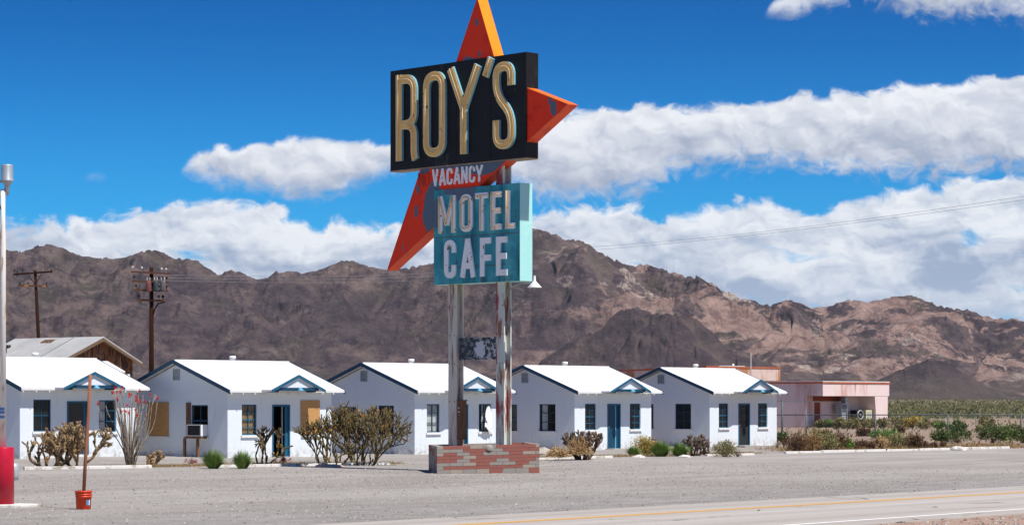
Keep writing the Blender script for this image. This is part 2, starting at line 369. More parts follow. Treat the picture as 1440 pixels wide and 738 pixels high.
def road_mat():
    m,t,b,co=newmat('worn_asphalt'); al=t.mp(co,rot=(0,0,-TH))
    big=t.noise(t.mp(al,(.05,1.4,1)),.7,6,.6); fine=t.noise(co,22,5,.75)
    col=t.mix(t.ss(big,.3,.7),(.39,.352,.312),(.47,.43,.39)); col=t.mix(t.m('MULTIPLY',t.ss(fine,.5,.66),.4),col,(.26,.235,.21))
    ry=t.sep(al)[1]
    for c0 in (26.6,28.3,31.2):
        col=t.mix(t.m('MULTIPLY',t.ss(t.m('ABSOLUTE',t.m('SUBTRACT',ry,c0)),.5,.1),.28),col,(.27,.245,.22))
    v=t.new('ShaderNodeTexVoronoi',feature='DISTANCE_TO_EDGE'); t.put(v.inputs['Vector'],t.mp(co,loc=(3,2,0))); v.inputs['Scale'].default_value=.35
    crk=t.ss(v.outputs['Distance'],.012,.004); col=t.mix(t.m('MULTIPLY',crk,t.ss(t.noise(co,.6,4,.6),.5,.6)),col,(.12,.11,.10))
    t.put(b.inputs['Base Color'],col); b.inputs['Roughness'].default_value=.9; b.inputs['Specular IOR Level'].default_value=.15
    bn=t.new('ShaderNodeBump'); bn.inputs['Strength'].default_value=.4; bn.inputs['Distance'].default_value=.01
    t.put(bn.inputs['Height'],fine); t.put(b.inputs['Normal'],bn.outputs[0]); return m
def line_mat(name,c):
    m,t,b,co=newmat(name); f=t.ss(t.noise(co,6,7,.7),.60,.70)
    t.put(b.inputs['Base Color'],t.mix(t.m('MULTIPLY',f,.7),c,(.36,.33,.3))); b.inputs['Roughness'].default_value=.8; return m
def build_ground():
    g=MB(); g.quad((-12000,-3000,-.06),(12000,-3000,-.06),(12000,14000,-.06),(-12000,14000,-.06)); tag(g.build('ground',soil_mat()),kind='structure')
    # gravel lot: grid in road frame, ragged edge towards the desert
    lot=MB(); rnd=random.Random(3)
    NA=150; ns=[-32.0-i*1.0 for i in range(74)]
    a0,a1=-30.,150.
    def edge(a):  # far limit of the gravel (perpendicular distance)
        return 46+ (0 if a<75 else (a-75)*.0)
    idx={}
    for i in range(NA+1):
        a=a0+(a1-a0)*i/NA
        for j,n in enumerate(ns):
            x,y,_=rd(a,n); idx[i,j]=len(lot.v)
            lot.v.append((x,y,gh(x,y)+ (0 if j else 0)))
    def inside(x,y):
        if x<6: return y<112+x*0.8+ (3*math.sin(x*.7))
        return y < 104+ (x-8)*.72 if x>12.5 else y<118+math.sin(x)*1.5
    for i in range(NA):
        for j in range(len(ns)-1):
            q=[idx[i,j],idx[i+1,j],idx[i+1,j+1],idx[i,j+1]]
            cx=sum(lot.v[k][0] for k in q)/4; cy=sum(lot.v[k][1] for k in q)/4
            if inside(cx,cy): lot.face(q[::-1],0,True)
    tag(lot.build('gravel_lot',gravel_mat()),kind='structure')
    r=MB(); r.slab([rd(-60,-32.2,-.02),rd(260,-32.2,-.02),rd(260,-24.6,-.02),rd(-60,-24.6,-.02)],(0,0,.028)); tag(r.build('road',road_mat(),fixn=True),kind='structure')
    y=MB(); 
    for n0,n1 in ((-30.2,-30.09),(-30.02,-29.91)): y.quad(rd(-60,n0,.012),rd(-60,n1,.012),rd(260,n1,.012),rd(260,n0,.012))
    tag(y.build('road_centre_line',line_mat('yellow_line',(.80,.42,.08)),fixn=True),kind='structure')
    w=MB(); w.quad(rd(-60,-25.58,.012),rd(-60,-25.44,.012),rd(260,-25.44,.012),rd(260,-25.58,.012)); tag(w.build('road_edge_line',line_mat('white_line',(.85,.85,.82)),fixn=True),kind='structure')
    # pebbles on the lot and the dusty berm beside the asphalt
    def pebbles(name,cnt,rng_a,rng_n,smin,smax,mats,seed):
        rn=random.Random(seed); p=MB()
        for _ in range(cnt):
            a=rn.uniform(*rng_a); n=rn.uniform(*rng_n); s=smin*(smax/smin)**(rn.random()**2.2); x,yy,_z=rd(a,n); h=s*rn.uniform(.4,.8)
            b=len(p.v); k=5; mi=rn.randrange(len(mats))
            z=gh(x,yy)-.01
            for t in range(k):
                an=2*math.pi*t/k+rn.random(); q=s*rn.uniform(.7,1.1); p.v.append((x+q*math.cos(an),yy+q*math.sin(an),z))
            p.v.append((x+rn.uniform(-.3,.3)*s,yy+rn.uniform(-.3,.3)*s,z+h+.01))
            for t in range(k): p.face((b+t,b+(t+1)%k,b+k),mi)
        o=p.build(name,mats); tag(o,kind='stuff',label='loose pebbles scattered over '+('the grey gravel lot' if 'lot' in name else 'the dirt verge'),cat='pebbles'); return o
    mats=[pm('stone_dark',(.15,.13,.115)),pm('stone_mid',(.33,.295,.26)),pm('stone_pale',(.42,.38,.34))]
    pebbles('lot_pebbles',42000,(0,72),(-60,-32.3),.014,.045,mats,5)
    pebbles('verge_pebbles',5000,(30,65),(-24.4,-19),.015,.06,[pm('red_dirt_stone',(.26,.15,.11)),mats[1],mats[2]],6)
    vg=MB()
    vg.quad(rd(-60,-24.9,-.012),rd(-60,-5,-.012),rd(260,-5,-.012),rd(260,-24.9,-.012)); tag(vg.build('verge',pm('reddish_dirt',(.37,.25,.19),[((.24,.15,.11),2,.5,.65,(1,1,1)),((.45,.33,.26),9,.55,.7,(1,1,1))],bump=(15,.9,.03),rough=1.),fixn=True),kind='structure')

# ------------------------------------------------------------------ cabins
W,D,T=5.6,5.6,.15
ZW=2.62
def wall_boxes(mb, axis, lo, hi, off, z0, z1, holes):
    xs=sorted({lo,hi,*[h[0] for h in holes],*[h[1] for h in holes]}); zs=sorted({z0,z1,*[h[2] for h in holes],*[h[3] for h in holes]})
    for i in range(len(xs)-1):
        for j in range(len(zs)-1):
            cx=(xs[i]+xs[i+1])/2; cz=(zs[j]+zs[j+1])/2
            if any(h[0]<cx<h[1] and h[2]<cz<h[3] for h in holes): continue
            if axis=='x': mb.box(xs[i],xs[i+1],off,off+T,zs[j],zs[j+1])
            else: mb.box(off,off+T,xs[i],xs[i+1],zs[j],zs[j+1])
def window(par, face, a0,a1,z0,z1, cols,rows, mat='bluedk', curtain=None, hung=None, label=None, openv=False):
    """face 'f': in the front wall (y=0), 's': in the gable wall (x=0)"""
    def P(a,d,z): return (a,d,z) if face=='f' else (d,a,z)
    def bx(m,x0,x1,d0,d1,zz0,zz1):
        if face=='f': m.box(x0,x1,d0,d1,zz0,zz1)
        else: m.box(d0,d1,x0,x1,zz0,zz1)
    f=MB(); e=.045; d0,d1=.05,.10
    bx(f,a0,a0+e,d0,d1,z0,z1); bx(f,a1-e,a1,d0,d1,z0,z1); bx(f,a0+e,a1-e,d0,d1,z0,z0+e); bx(f,a0+e,a1-e,d0,d1,z1-e,z1)
    for i in range(1,cols):
        x=a0+(a1-a0)*i/cols; bx(f,x-.014,x+.014,.055,.095,z0+e,z1-e)
    for j in range(1,rows):
        z=z0+(z1-z0)*j/rows; w=.014 if not (rows%2==0 and j==rows//2) else .024
        for i in range(cols):
            xa=a0+(a1-a0)*i/cols+.015; xb=a0+(a1-a0)*(i+1)/cols-.015
            bx(f,max(xa,a0+e),min(xb,a1-e),.057,.092,z-w,z+w)
    fo=f.build('window',MT[mat],par)
    if label: fo['label']=label
    if not openv:
        g=MB(); bx(g,a0+.02,a1-.02,.071,.077,z0+.02,z1-.02); g.build('pane',MT['glass_thin'] if curtain else MT['glass'],fo)
    s=MB(); bx(s,a0-.06,a1+.06,-.07,.045,z0-.09,z0-.002); s.build('sill',MT['white'],fo)
    if curtain:
        c=MB(); x0,x1,z0c=curtain[1]; n=26
        for i in range(n):
            xa=x0+(x1-x0)*i/n; xb=x0+(x1-x0)*(i+1)/n; da=.125+.018*math.sin(i*1.9); db=.125+.018*math.sin((i+1)*1.9)
            c.slab([P(xa,da,z0c),P(xb,db,z0c),P(xb,db,z1),P(xa,da,z1)],P(0,.004,0))
        c.build('curtain',MT[curtain[0]],fo)
    return fo
def cabin(num, pos, label, z=0, front=(), side=(), door='blue'):
    root=thing('motel_cabin',label,'cabin',(pos[0],pos[1],z),TH,'white motel cabins in a row')
    if num==1: fw=[(.62,1.45,1.0,2.18),(3.74,4.6,.95,2.16)]; dr=(2.2,3.24,.12,2.12)
    else: fw=[(.74,1.53,.9,2.07),(4.0,4.8,.9,2.07)]; dr=(2.34,3.3,.04,2.06)
    sw=[(1.1,2.05,.84,2.05),(3.35,4.28,.84,2.03)] if num!=3 else [(1.18,2.07,.8,2.01),(3.37,4.27,.82,1.95)]
    w=MB(); z0=-.35
    wall_boxes(w,'x',0,W,0,z0,ZW,[fw[0],fw[1],dr])
    wall_boxes(w,'x',0,W,D-T,z0,ZW,[(1.2,2.0,1.0,2.0)])
    wall_boxes(w,'y',T,D-T,0,z0,ZW,sw); wall_boxes(w,'y',T,D-T,W-T,z0,ZW,[(2.3,3.2,.95,2.0)])
    for x in (0,W-T): w.slab([(x,0,ZW),(x,D,ZW),(x,D/2,ZW+.366*D/2)],(T,0,0))
    w.build('wall',MT['wall'],root,fixn=True)
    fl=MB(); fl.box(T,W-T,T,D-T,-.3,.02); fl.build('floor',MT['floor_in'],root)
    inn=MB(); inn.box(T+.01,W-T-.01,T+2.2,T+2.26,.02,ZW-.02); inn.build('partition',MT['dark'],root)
    # roof
    ex0,ex1,ey=-.26,W+.34,.4
    zr=3.79; ze=zr-.366*(D/2+ey)
    rf=MB(); th=(0,0,-.09)
    rf.slab([(ex0,-ey,ze),(ex1,-ey,ze),(ex1,D/2,zr),(ex0,D/2,zr)],th); rf.slab([(ex1,D+ey,ze),(ex0,D+ey,ze),(ex0,D/2+.001,zr),(ex1,D/2+.001,zr)],th)
    rf.box(ex0+.02,ex1-.02,D/2-.09,D/2+.09,zr-.03,zr+.018)
    # porch gable roof
    pc=(dr[0]+dr[1])/2; pw=1.42; py=-.98; pz=3.20; pe=ze+.01; yv=(pz-ze)/.366-ey
    for sgn in (-1,1):
        poly=[(pc,py,pz),(pc+sgn*pw,py,pe),(pc+sgn*pw,-ey-.02,pe),(pc+sgn*pw*.97,-ey+.1,pe+.02),(pc,yv,pz)]
        rf.slab(poly,(0,0,-.07))
    ro=rf.build('roof',MT['roof'],root,fixn=True)
    v=MB(); v.lathe([(.0,zr+.21),(.13,zr+.2),(.14,zr+.08),(.09,zr+.07),(.09,zr-.1)],(3.3,D/2+.45),12); v.build('roof_vent',MT['white'],ro)
    # barge boards on the gables
    for x in (ex0-.035,ex1):
        bb=MB()
        for s0,s1 in ((-ey-.02,D/2),(D+ey+.02,D/2)):
            za=zr-.366*abs(s0-D/2); bb.slab([(x,s0,za-.14),(x,s0,za+.015),(x,s1,zr+.015),(x,s1,zr-.14)],(.035,0,0))
        bb.build('barge_board',MT['bluedk'],root,fixn=True)
    n=int((ex1-ex0)/.61)
    for i in range(n+1):
        x=ex0+.08+i*.61
        if x<ex1-.05: ft=MB(); ft.slab([(x,-ey+.012,ze-.10),(x,.0,ze+.366*ey-.10),(x,.0,ze+.366*ey-.2),(x,-ey+.012,ze-.16)],(.05,0,0)); ft.build('rafter_tail',MT['white'],root,fixn=True)
    # porch trim
    pt=MB()
    for sgn in (-1,1):
        a=(pc+sgn*(pw+.03),py-.03); zz=pe-.012
        pt.slab([(pc+sgn*(pw+.03),py-.035,zz-.09),(pc+sgn*(pw+.03),py-.035,zz+.02),(pc,py-.035,pz+.02),(pc,py-.035,pz-.09)],(0,.035,0))
    pb=pt.build('porch_trim',MT['blue'],root,fixn=True)
    bm=MB(); hw=1.12; bm.box(pc-hw,pc+hw,py+.03,py+.11,2.60,2.715)
    for sgn in (-1,1): bm.box(pc+sgn*hw*.9-.05,pc+sgn*hw*.9+.05,py+.115,-.005,2.54,2.63)
    bm.build('porch_beam',MT['bluedk'],root)
    pn=MB(); pn.slab([(pc-.93,py+.06,2.717),(pc+.93,py+.06,2.717),(pc,py+.06,3.12)],(0,.03,0)); pn.build('porch_gable',MT['wall'],root,fixn=True)
    lp=MB(); lp.lathe([(.02,2.72),(.05,2.69),(.15,2.60),(.145,2.595),(.0,2.65)],(pc,py-.10),12); lp.cyl((pc,py+.03,2.70),(pc,py-.10,2.71),.015); lp.build('porch_lamp',MT['bluelt'],root)
    vt=MB(); vy=D/2+.08; zc=3.22
    vt.box(-.03,.0,vy-.19,vy+.19,zc-.22,zc-.19); vt.box(-.03,.0,vy-.19,vy+.19,zc+.19,zc+.22); vt.box(-.03,.0,vy-.19,vy-.16,zc-.19,zc+.19); vt.box(-.03,.0,vy+.16,vy+.19,zc-.19,zc+.19)
    for i in range(7):
        q=zc-.17+i*.052; vt.slab([(-.03,vy-.16,q),(-.03,vy+.16,q),(-.004,vy+.16,q+.03),(-.004,vy-.16,q+.03)],(0,0,.008))
    vt.build('gable_vent',MT['metal'],root,fixn=True)
    # door
    fr=MB(); e=.07
    fr.box(dr[0],dr[0]+e,-.02,.12,dr[2],dr[3]); fr.box(dr[1]-e,dr[1],-.02,.12,dr[2],dr[3]); fr.box(dr[0]+e,dr[1]-e,-.02,.12,dr[3]-e,dr[3])
    fr.build('door_frame',MT['blue'],root)
    lf=MB(); x0,x1=dr[0]+e+.005,dr[1]-e-.005; zt=dr[3]-e-.005; zb=dr[2]+.01
    if door=='open':          # leaf swung inwards against the right-hand side
        lf.slab([(x1-.04,.12,zb),(x1,.12,zb),(x1+.42,.80,zb),(x1+.38,.82,zb)],(0,0,zt-zb)); lo=lf.build('door',MT['blue'],root); lo['label']='blue door standing open inwards'
        st=MB(); st.box(x0+.50,x0+.54,.05,.09,zb,zt); st.build('screen_door_edge',MT['metal'],root); st=MB(); st.box(x1-.16,x1-.001,.03,.08,zb,zt); st.build('screen_door',MT['blue'],root)
    elif door=='dark':
        lf.box(x0,x1-.16,.05,.09,zb,zt); lo=lf.build('door',MT['dark'],root); lo['label']='dark door in a blue frame'
        st=MB(); st.box(x1-.15,x1,.04,.10,zb,zt); st.build('screen_door_edge',MT['blue'],root)
    elif door=='blue':
        lf.box(x0,x1,.05,.09,zb,zt)
        for a,b in ((.15,.75),(.95,1.75)):
            lf.box(x0+.1,x0+.4,.043,.05,zb+a,zb+b)
        lo=lf.build('door',MT['bluedk'],root); st=MB(); st.box(x0+.54,x0+.60,.03,.05,zb,zt); st.build('screen_door_edge',MT['bluelt'],root)
    else:                     # glazed
        lf.box(x0,x0+.1,.05,.09,zb,zt); lf.box(x1-.14,x1,.05,.09,zb,zt); lf.box(x0+.1,x1-.14,.05,.09,zb,zb+.85)
        for z_ in (.85,1.1,1.35,1.6,1.83): lf.box(x0+.1,x1-.14,.055,.085,zb+z_,zb+z_+.03)
        lo=lf.build('door',MT['dkdoor'],root); lo['label']='dark blue glazed door'
        g=MB(); g.box(x0+.1,x1-.14,.068,.074,zb+.85,zt); g.build('pane',MT['glass'],lo)
    h=MB(); h.path([(x0+.07,.04,zb+.95),(x0+.07,.0,zb+.95)],.025,8); h.build('handle',MT['metal'],lo)
    dt=MB(); dt.box(dr[0]-.15,dr[1]+.15,-.5,-.005,-.2,.03); dt.build('door_step',pm('concrete%d'%num,(.38,.35,.31),bump=(8,.4)),root)
    # windows
    if num==1:
        window(root,'f',*fw[0],2,2,'bluedk'); window(root,'f',*fw[1],2,3,'blue',('curtain',(3.76,4.12,1.0)),label='blue window with a white curtain drawn over its left half')
    elif num==2:
        window(root,'f',*fw[0],2,4,'blue',('tancurtain',(.76,1.51,.95)),label='blue window with a tan curtain behind it')
        b=MB(); q=fw[1]; b.box(q[0]-.12,q[1]+.12,-.035,-.005,q[2]+.0,q[3]+.16); b.box(q[0]+.16,q[1]+.1,-.055,-.037,q[2]+.0,q[2]+.8)
        o=b.build('boarded_window',MT['ply'],root); o['label']='plywood sheet nailed over the window right of the door'
        s=MB(); s.box(q[0]-.1,q[1]+.1,-.07,-.003,q[2]-.1,q[2]-.01); s.build('sill',MT['white'],o)
    elif num==3:
        window(root,'f',*fw[0],2,3,'bluedk',('curtain',(.8,1.5,.92)),label='dark blue window with white curtains')
        wo=window(root,'f',*fw[1],2,3,'bluedk',('curtain',(4.3,4.55,.95)))
        # torn white cloth blowing out of the window
        c=MB(); pts=[[(4.52,-.03,2.0),(4.68,-.03,2.0)],[(4.36,-.1,1.72),(4.72,-.05,1.7)],[(4.22,-.2,1.4),(4.70,-.08,1.36)],[(4.08,-.27,1.12),(4.66,-.1,1.05)],[(4.3,-.22,.98),(4.7,-.08,.86)],[(4.5,-.12,.80),(4.72,-.06,.74)]]
        for i in range(len(pts)-1):
            for k in range(6):
                f0,f1=k/6,(k+1)/6
                def L(r,f): a,b=Vector(pts[r][0]),Vector(pts[r][1]); p=a.lerp(b,f); p.y+=.035*math.sin(f*9+r); return p
                c.quad(L(i,f0),L(i,f1),L(i+1,f1),L(i+1,f0))
        co=c.build('torn_curtain',MT['curtain'],wo); co['label']='torn white curtain blowing out of the window'; so=co.modifiers.new('solid','SOLIDIFY'); so.thickness=.006
    else:
        window(root,'f',*fw[0],2,4,'blue',openv=False); window(root,'f',*fw[1],2,4,'blue')
    if num==2:
        q=sw[1]; b=MB(); b.box(-.035,-.003,q[0]-.02,q[1]+.28,q[2]-.0,q[3]+.13); o=b.build('boarded_window',MT['ply'],root); o['label']='plywood sheet over the far gable window'
        s=MB(); s.box(-.06,-.003,q[0]-.05,q[1]+.25,q[2]-.09,q[2]-.01); s.build('sill',MT['white'],o)
        q=sw[0]; wo=window(root,'s',*q,2,2,'bluedk',openv=True); wo['label']='open window holding an air conditioner'
        ac=MB(); ac.box(-.34,.05,q[0]+.02,q[1]-.12,q[2]+.02,q[2]+.46)
        ao=ac.build('air_conditioner',MT['white'],root)
        gr=MB(); gr.box(-.3425,-.3405,q[0]+.07,q[1]-.17,q[2]+.05,q[2]+.43)
        for i in range(11): gr.box(-.352,-.342,q[0]+.10,q[1]-.20,q[2]+.08+i*.032,q[2]+.098+i*.032)
        gr.build('grille',MT['dkdoor'],ao)
        f=MB(); f.box(-.05,-.003,q[1]+.005,q[1]+.24,q[2]-.07,q[3]+.09); f.box(-.38,-.003,q[0]-.02,q[1]+.0,q[2]-.07,q[2]-.0)
        for yy in (q[0]+.18,q[1]-.03): f.box(-.36,-.27,yy,yy+.09,-.05,q[2]-.075)
        f.build('timber_stand',MT['wood'],root)
    else:
        for i,q in enumerate(sw):
            window(root,'s',*q,2,3 if i==0 else 2,'bluedk',('curtain',(q[0]+.5,q[0]+.85,q[2]+.02)) if (num==4 and i==0) else None)
    # foundation line
    fd=MB(); fd.box(-.03,W+.03,-.03,-.002,-.3,.0); fd.box(-.03,-.002,-.03,D,-.3,.0); fd.build('foundation',pm('foundation%d'%num,(.36,.32,.28)),root)
    return root

# ------------------------------------------------------------------ the big sign
SOFF=2.4; YOFF=.26                       # sign-plane coordinates -> coordinates of its base
def build_sign():
    a=R(46); base=Vector((.437,76.5,0))+Vector((math.cos(a),-math.sin(a),0))*(-SOFF)+Vector((math.sin(a),math.cos(a),0))*YOFF
    root=thing('motel_sign',"tall neon sign reading ROY'S MOTEL CAFE with red arrow on two posts",'sign',base,-a)
    class SB(MB):
        def build(s,*k,**kw):
            s.v=[(x+SOFF,y-YOFF,z) for x,y,z in s.v]; return MB.build(s,*k,**kw)
    postm=pm('peeling_post',(.60,.63,.57),[((.30,.045,.05),1.1,.50,.60,(2.2,2.2,.4)),((.30,.14,.07),2.4,.54,.64,(3,3,.5)),((.62,.62,.55),3,.6,.7,(2,2,.5))],rough=.7,bump=(20,.3,.005))
    postd=pm('rusty_post',(.62,.58,.50),[((.24,.11,.05),1.5,.48,.6,(3,3,.25)),((.35,.05,.04),2.,.6,.7,(2,2,.4))],rough=.75,bump=(20,.3,.005))
    for i,(x0,x1) in enumerate(((-3.67,-3.30),(-1.48,-1.11))):
        p=SB(); z0,z1=-.3,11.5; y0,y1=.12,.44; xc=(x0+x1)/2
        p.box(x0,x1,y0,y0+.04,z0,z1); p.box(x0,x1,y1-.04,y1,z0,z1); p.box(xc-.02,xc+.02,y0+.041,y1-.041,z0,z1)
        po=p.build('post',[postd if i==0 else postm],root); 
        bl=SB()
        for z in (2.2,3.4,4.3,5.2): 
            for x in (x0+.07,x1-.07): bl.cyl((x,y0-.02,z),(x,y0,z),.018,n=6)
        bl.build('bolts',MT['wood'],po)
    # name panel
    nb=SB(); nb.box(-6.33,0,0,.52,9.70,12.94)
    for x in (-4.75,-3.17,-1.6): nb.box(x-.006,x+.006,-.006,-.001,9.72,12.92)
    for z in (10.78,11.86):
        for xa,xb in ((-6.31,-4.76),(-4.74,-3.18),(-3.16,-1.61),(-1.59,-.02)): nb.box(xa,xb,-.006,-.001,z-.005,z+.005)
    name=nb.build('name_panel',MT['black'],root,bevel=.008); name['label']="black enamel panel reading ROY'S"
    tr=SB(); e=.03
    tr.box(-6.36,.03,-.012,.532,9.67,9.698); tr.build('panel_trim',pm('rusty_trim',(.33,.24,.16),[((.5,.45,.38),4,.55,.65,(1,1,1))]),name)
    rim=pm('letter_rim',(.92,.68,.32),[((.35,.16,.06),3,.60,.70,(1,1,1))],rough=.85,spec=.1); tro=pm('letter_trough',(.86,.55,.19),[((.2,.1,.04),4,.60,.70,(1,1,1)),((.9,.75,.5),2,.55,.7,(1,1,1))],rough=.9,spec=.1); side=pm('letter_side',(.20,.45,.55),rough=.5); neon=pm('neon_tube',(.70,.60,.42),rough=.25)
    def chan(pths, w=.29):
        m=SB()
        for i,(p,cl) in enumerate(pths):
            k=i*.002
            m.ribbon(p,w,-.09-k,-.0,1,0,cl)
            m.ribbon(p,w-.09,-.096-.006-k,-.092-k,2,2,cl)
            q=list(p)+([p[0]] if cl else [])
            m.path([(v[0],-.13,v[1]) for v in q],.011,6,3)
        return m.build('letter',[side,rim,tro,neon],name,fixn=False)
    F=fillet
    chan([(F([(-5.82,12.60),(-5.09,12.60),(-5.09,11.13),(-5.82,11.13)],.42),False),([(-5.82,12.76),(-5.82,9.98)],False),(F([(-5.45,11.13),(-5.09,11.05),(-5.09,10.15),(-5.03,9.98)],.3),False)])
    chan([(F([(-4.50,12.58),(-3.74,12.58),(-3.74,10.14),(-4.50,10.14)],.55,10,True),True)])
    chan([([(-3.36,12.73),(-2.745,11.42)],False),([(-2.10,12.73),(-2.745,11.42)],False),([(-2.745,11.5),(-2.745,9.99)],False)],.30)
    chan([([(-1.50,12.90),(-1.76,12.34)],False)],.26)
    chan([(F([(-.60,11.97),(-.60,12.58),(-1.26,12.58),(-1.26,11.72),(-.58,11.08),(-.58,10.16),(-1.26,10.16),(-1.26,10.93)],.42,9),False)])
    # arrow
    A=(-2.23,14.84); B=(-1.20,12.27); Cc=(1.76,11.19); Dd=(-6.52,6.48)
    o=SOFF
    grey=(.105,.155,.21)
    red=pm('red_arrow',(.94,.045,.010),[((.58,.010,.005),1.2,.55,.75,(1,1,1))],rough=.5,vary=.12,spec=.2,patches=[(grey,[(-2.0+o,9.72,1.15,.42),(-3.4+o,9.78,1.4,.20),(-4.75+o,9.66,.32,.16),(-4.42+o,8.35,.36,.9),(-4.25+o,9.0,.25,.3),(-5.02+o,9.05,.07,.14),(-5.12+o,8.3,.08,.22),(-5.75+o,7.2,.03,.22),(-2.27+o,14.1,.09,.14),(-2.13+o,13.1,.06,.12),(-2.62+o,12.9,.30,.13),(1.0+o,11.45,.07,.26),(1.15+o,11.1,.13,.22),(-2.75+o,13.0,.07,.1)])])
    yel=pm('orange_edge',(.92,.27,.010),[((.62,.10,.02),2.,.56,.70,(1,1,1)),((.7,.66,.6),5,.71,.75,(1,1,1))],rough=.5,vary=.15); ora=pm('red_edge',(.78,.075,.015),[((.5,.04,.015),2.5,.5,.7,(1,1,1))],rough=.5)
    yt=pm('bright_orange_edge',(.85,.16,.015),rough=.5)
    ar=SB(); y0,y1=.04,.46
    pts=[A,B,Cc,Dd]; k=4
    P0=[(p[0],y0,p[1]) for p in pts]; P1=[(p[0],y1,p[1]) for p in pts]
    def tri(a,b,c): 
        n=len(ar.v); ar.v+= [a,b,c]; ar.face((n,n+1,n+2),0)
    X=(-4.0,(A[1]+(A[1]-Dd[1])*0))  # unused anchor
    tri(P0[0],P0[3],P0[1]); tri(P0[1],P0[3],P0[2]); tri(P1[0],P1[1],P1[3]); tri(P1[1],P1[2],P1[3])
    ao=ar.build('arrow',[red],root); ao['label']='red dart shaped arrow with peeling grey patches behind the panels'
    for i,mt in ((0,yel),(1,yt),(2,ora),(3,ora)):
        j=(i+1)%4; d=Vector((pts[j][0]-pts[i][0],pts[j][1]-pts[i][1])).normalized(); nn=Vector((d.y,-d.x))*-1
        s=SB(); a_=pts[i]; b_=pts[j]
        s.quad((a_[0],y0-.012,a_[1]),(a_[0],y1+.012,a_[1]),(b_[0],y1+.012,b_[1]),(b_[0],y0-.012,b_[1]))
        so=s.build('arrow_edge',mt,ao); sm=so.modifiers.new('solid','SOLIDIFY'); sm.thickness=.02; sm.offset=0
    pl=SB(); # pale sheet patch riveted on the bright edge
    d=(Vector((B[0]-A[0],B[1]-A[1]))).normalized(); c0=Vector(A).lerp(Vector(B),.80); n2=Vector((-d.y,d.x)); n2=n2 if n2.x>0 else -n2
    e0=c0+n2*.013; e1=e0+d*.42
    pl.slab([(e0.x,.14,e0.y),(e0.x,.37,e0.y),(e1.x,.37,e1.y),(e1.x,.14,e1.y)],(n2.x*.006,0,n2.y*.006)); pl.build('patch_plate',MT['metal'],ao,fixn=True)
    # small letters: white sheet metal
    wl=pm('white_letter',(.88,.90,.90),[((.30,.13,.05),3.5,.60,.68,(1,1,1)),((.08,.07,.06),6,.66,.70,(1,1,1))],rough=.6,vary=.08)
    yn=pm('amber_tube',(.85,.48,.08),rough=.3); nf=pm('faded_tube',(.42,.10,.06),rough=.5)
    def G(ch,x0,x1,z0,z1,w):
        h=w/2; l,r,b,t=x0+h,x1-h,z0+h,z1-h; c=(x0+x1)/2
        if ch=='M': return [([(l,z0),(l,z1)],0),([(r,z0),(r,z1)],0),([(l,z1-.02),(c,z0+(z1-z0)*.22)],0),([(r,z1-.02),(c,z0+(z1-z0)*.22)],0)]
        if ch=='O': return [(fillet([(l,t),(r,t),(r,b),(l,b)],(x1-x0)*.42,6,True),1)]
        if ch=='T': return [([(x0,t),(x1,t)],0),([(c,t),(c,z0)],0)]
        if ch=='E': m=(z0+z1)/2; return [([(l,z0),(l,z1)],0),([(l,t),(x1,t)],0),([(l,b),(x1,b)],0),([(l,m),(x1-.03,m)],0)]
        if ch=='F': m=z0+(z1-z0)*.48; return [([(l,z0),(l,z1)],0),([(l,t),(x1,t)],0),([(l,m),(x1,m)],0)]
        if ch=='L': return [([(l,z0),(l,z1)],0),([(l,b),(x1,b)],0)]
        if ch=='C': return [(fillet([(r,z0+(z1-z0)*.66),(r,t),(l,t),(l,b),(r,b),(r,z0+(z1-z0)*.34)],(x1-x0)*.42,6),0)]
        if ch=='A': return [([(l,z0),(c,z1)],0),([(r,z0),(c,z1)],0),([(l+.07,z0+(z1-z0)*.3),(r-.07,z0+(z1-z0)*.3)],0)]
        if ch=='V': return [([(l,z1),(c,z0)],0),([(r,z1),(c,z0)],0)]
        if ch=='N': return [([(l,z0),(l,z1)],0),([(r,z0),(r,z1)],0),([(l,z1-.02),(r,z0+.02)],0)]
        if ch=='Y': m=z0+(z1-z0)*.42; return [([(l,z1),(c,m)],0),([(r,z1),(c,m)],0),([(c,m+.02),(c,z0)],0)]
    def letter(par,ch,x0,x1,z0,z1,w,yf,d,mat,tube=None,tr=.013,toff=0.):
        m=SB()
        for i,(p,cl) in enumerate(G(ch,x0,x1,z0,z1,w)):
            p=[Vector(v) for v in p]; k=i*.0015
            if mat: m.ribbon(p,w,yf-d-k,yf,0,0,bool(cl))
            if tube: 
                q=p+([p[0]] if cl else []); m.path([(v[0]+toff,yf-d-.03,v[1]) for v in q],tr,5,1 if mat else 0)
        return m.build('letter',([mat] if mat else [])+([tube] if tube else []),par)
    for ch,x0,x1 in (('V',-4.33,-4.03),('A',-4.0,-3.67),('C',-3.64,-3.36),('A',-3.32,-2.99),('N',-2.95,-2.66),('C',-2.60,-2.32),('Y',-2.30,-1.95)):
        letter(ao,ch,x0,x1,9.08,9.61,.085,.04,.03,wl)
    for ch,x0,x1 in (('N',-5.0,-4.76),('O',-4.72,-4.48)): letter(ao,ch,x0,x1,9.08,9.56,.05,.04,.0,None,nf,.012)
    # lower panel
    teal=pm('teal_panel',(.032,.29,.35),[((.09,.44,.49),.9,.48,.66,(1,1,1)),((.012,.13,.18),1.4,.5,.7,(2,2,.35)),((.10,.14,.17),1.6,.62,.67,(1,1,.4)),((.17,.07,.035),3.2,.615,.67,(2,2,.5))],rough=.6,vary=.2,bump=(6,.3,.02),
        patches=[(grey,[(-2.75+o,8.75,.55,.24),(-3.45+o,8.85,.3,.1),(-4.1+o,8.2,.16,.55)])])
    ts=pm('teal_sunlit_side',(.38,.72,.68),[((.50,.78,.73),1.5,.5,.7,(1,1,1)),((.25,.13,.07),7,.72,.76,(2,2,.5))],rough=.6,vary=.06)  # paler than the front: sun bleaching plus sunlight put into the colour
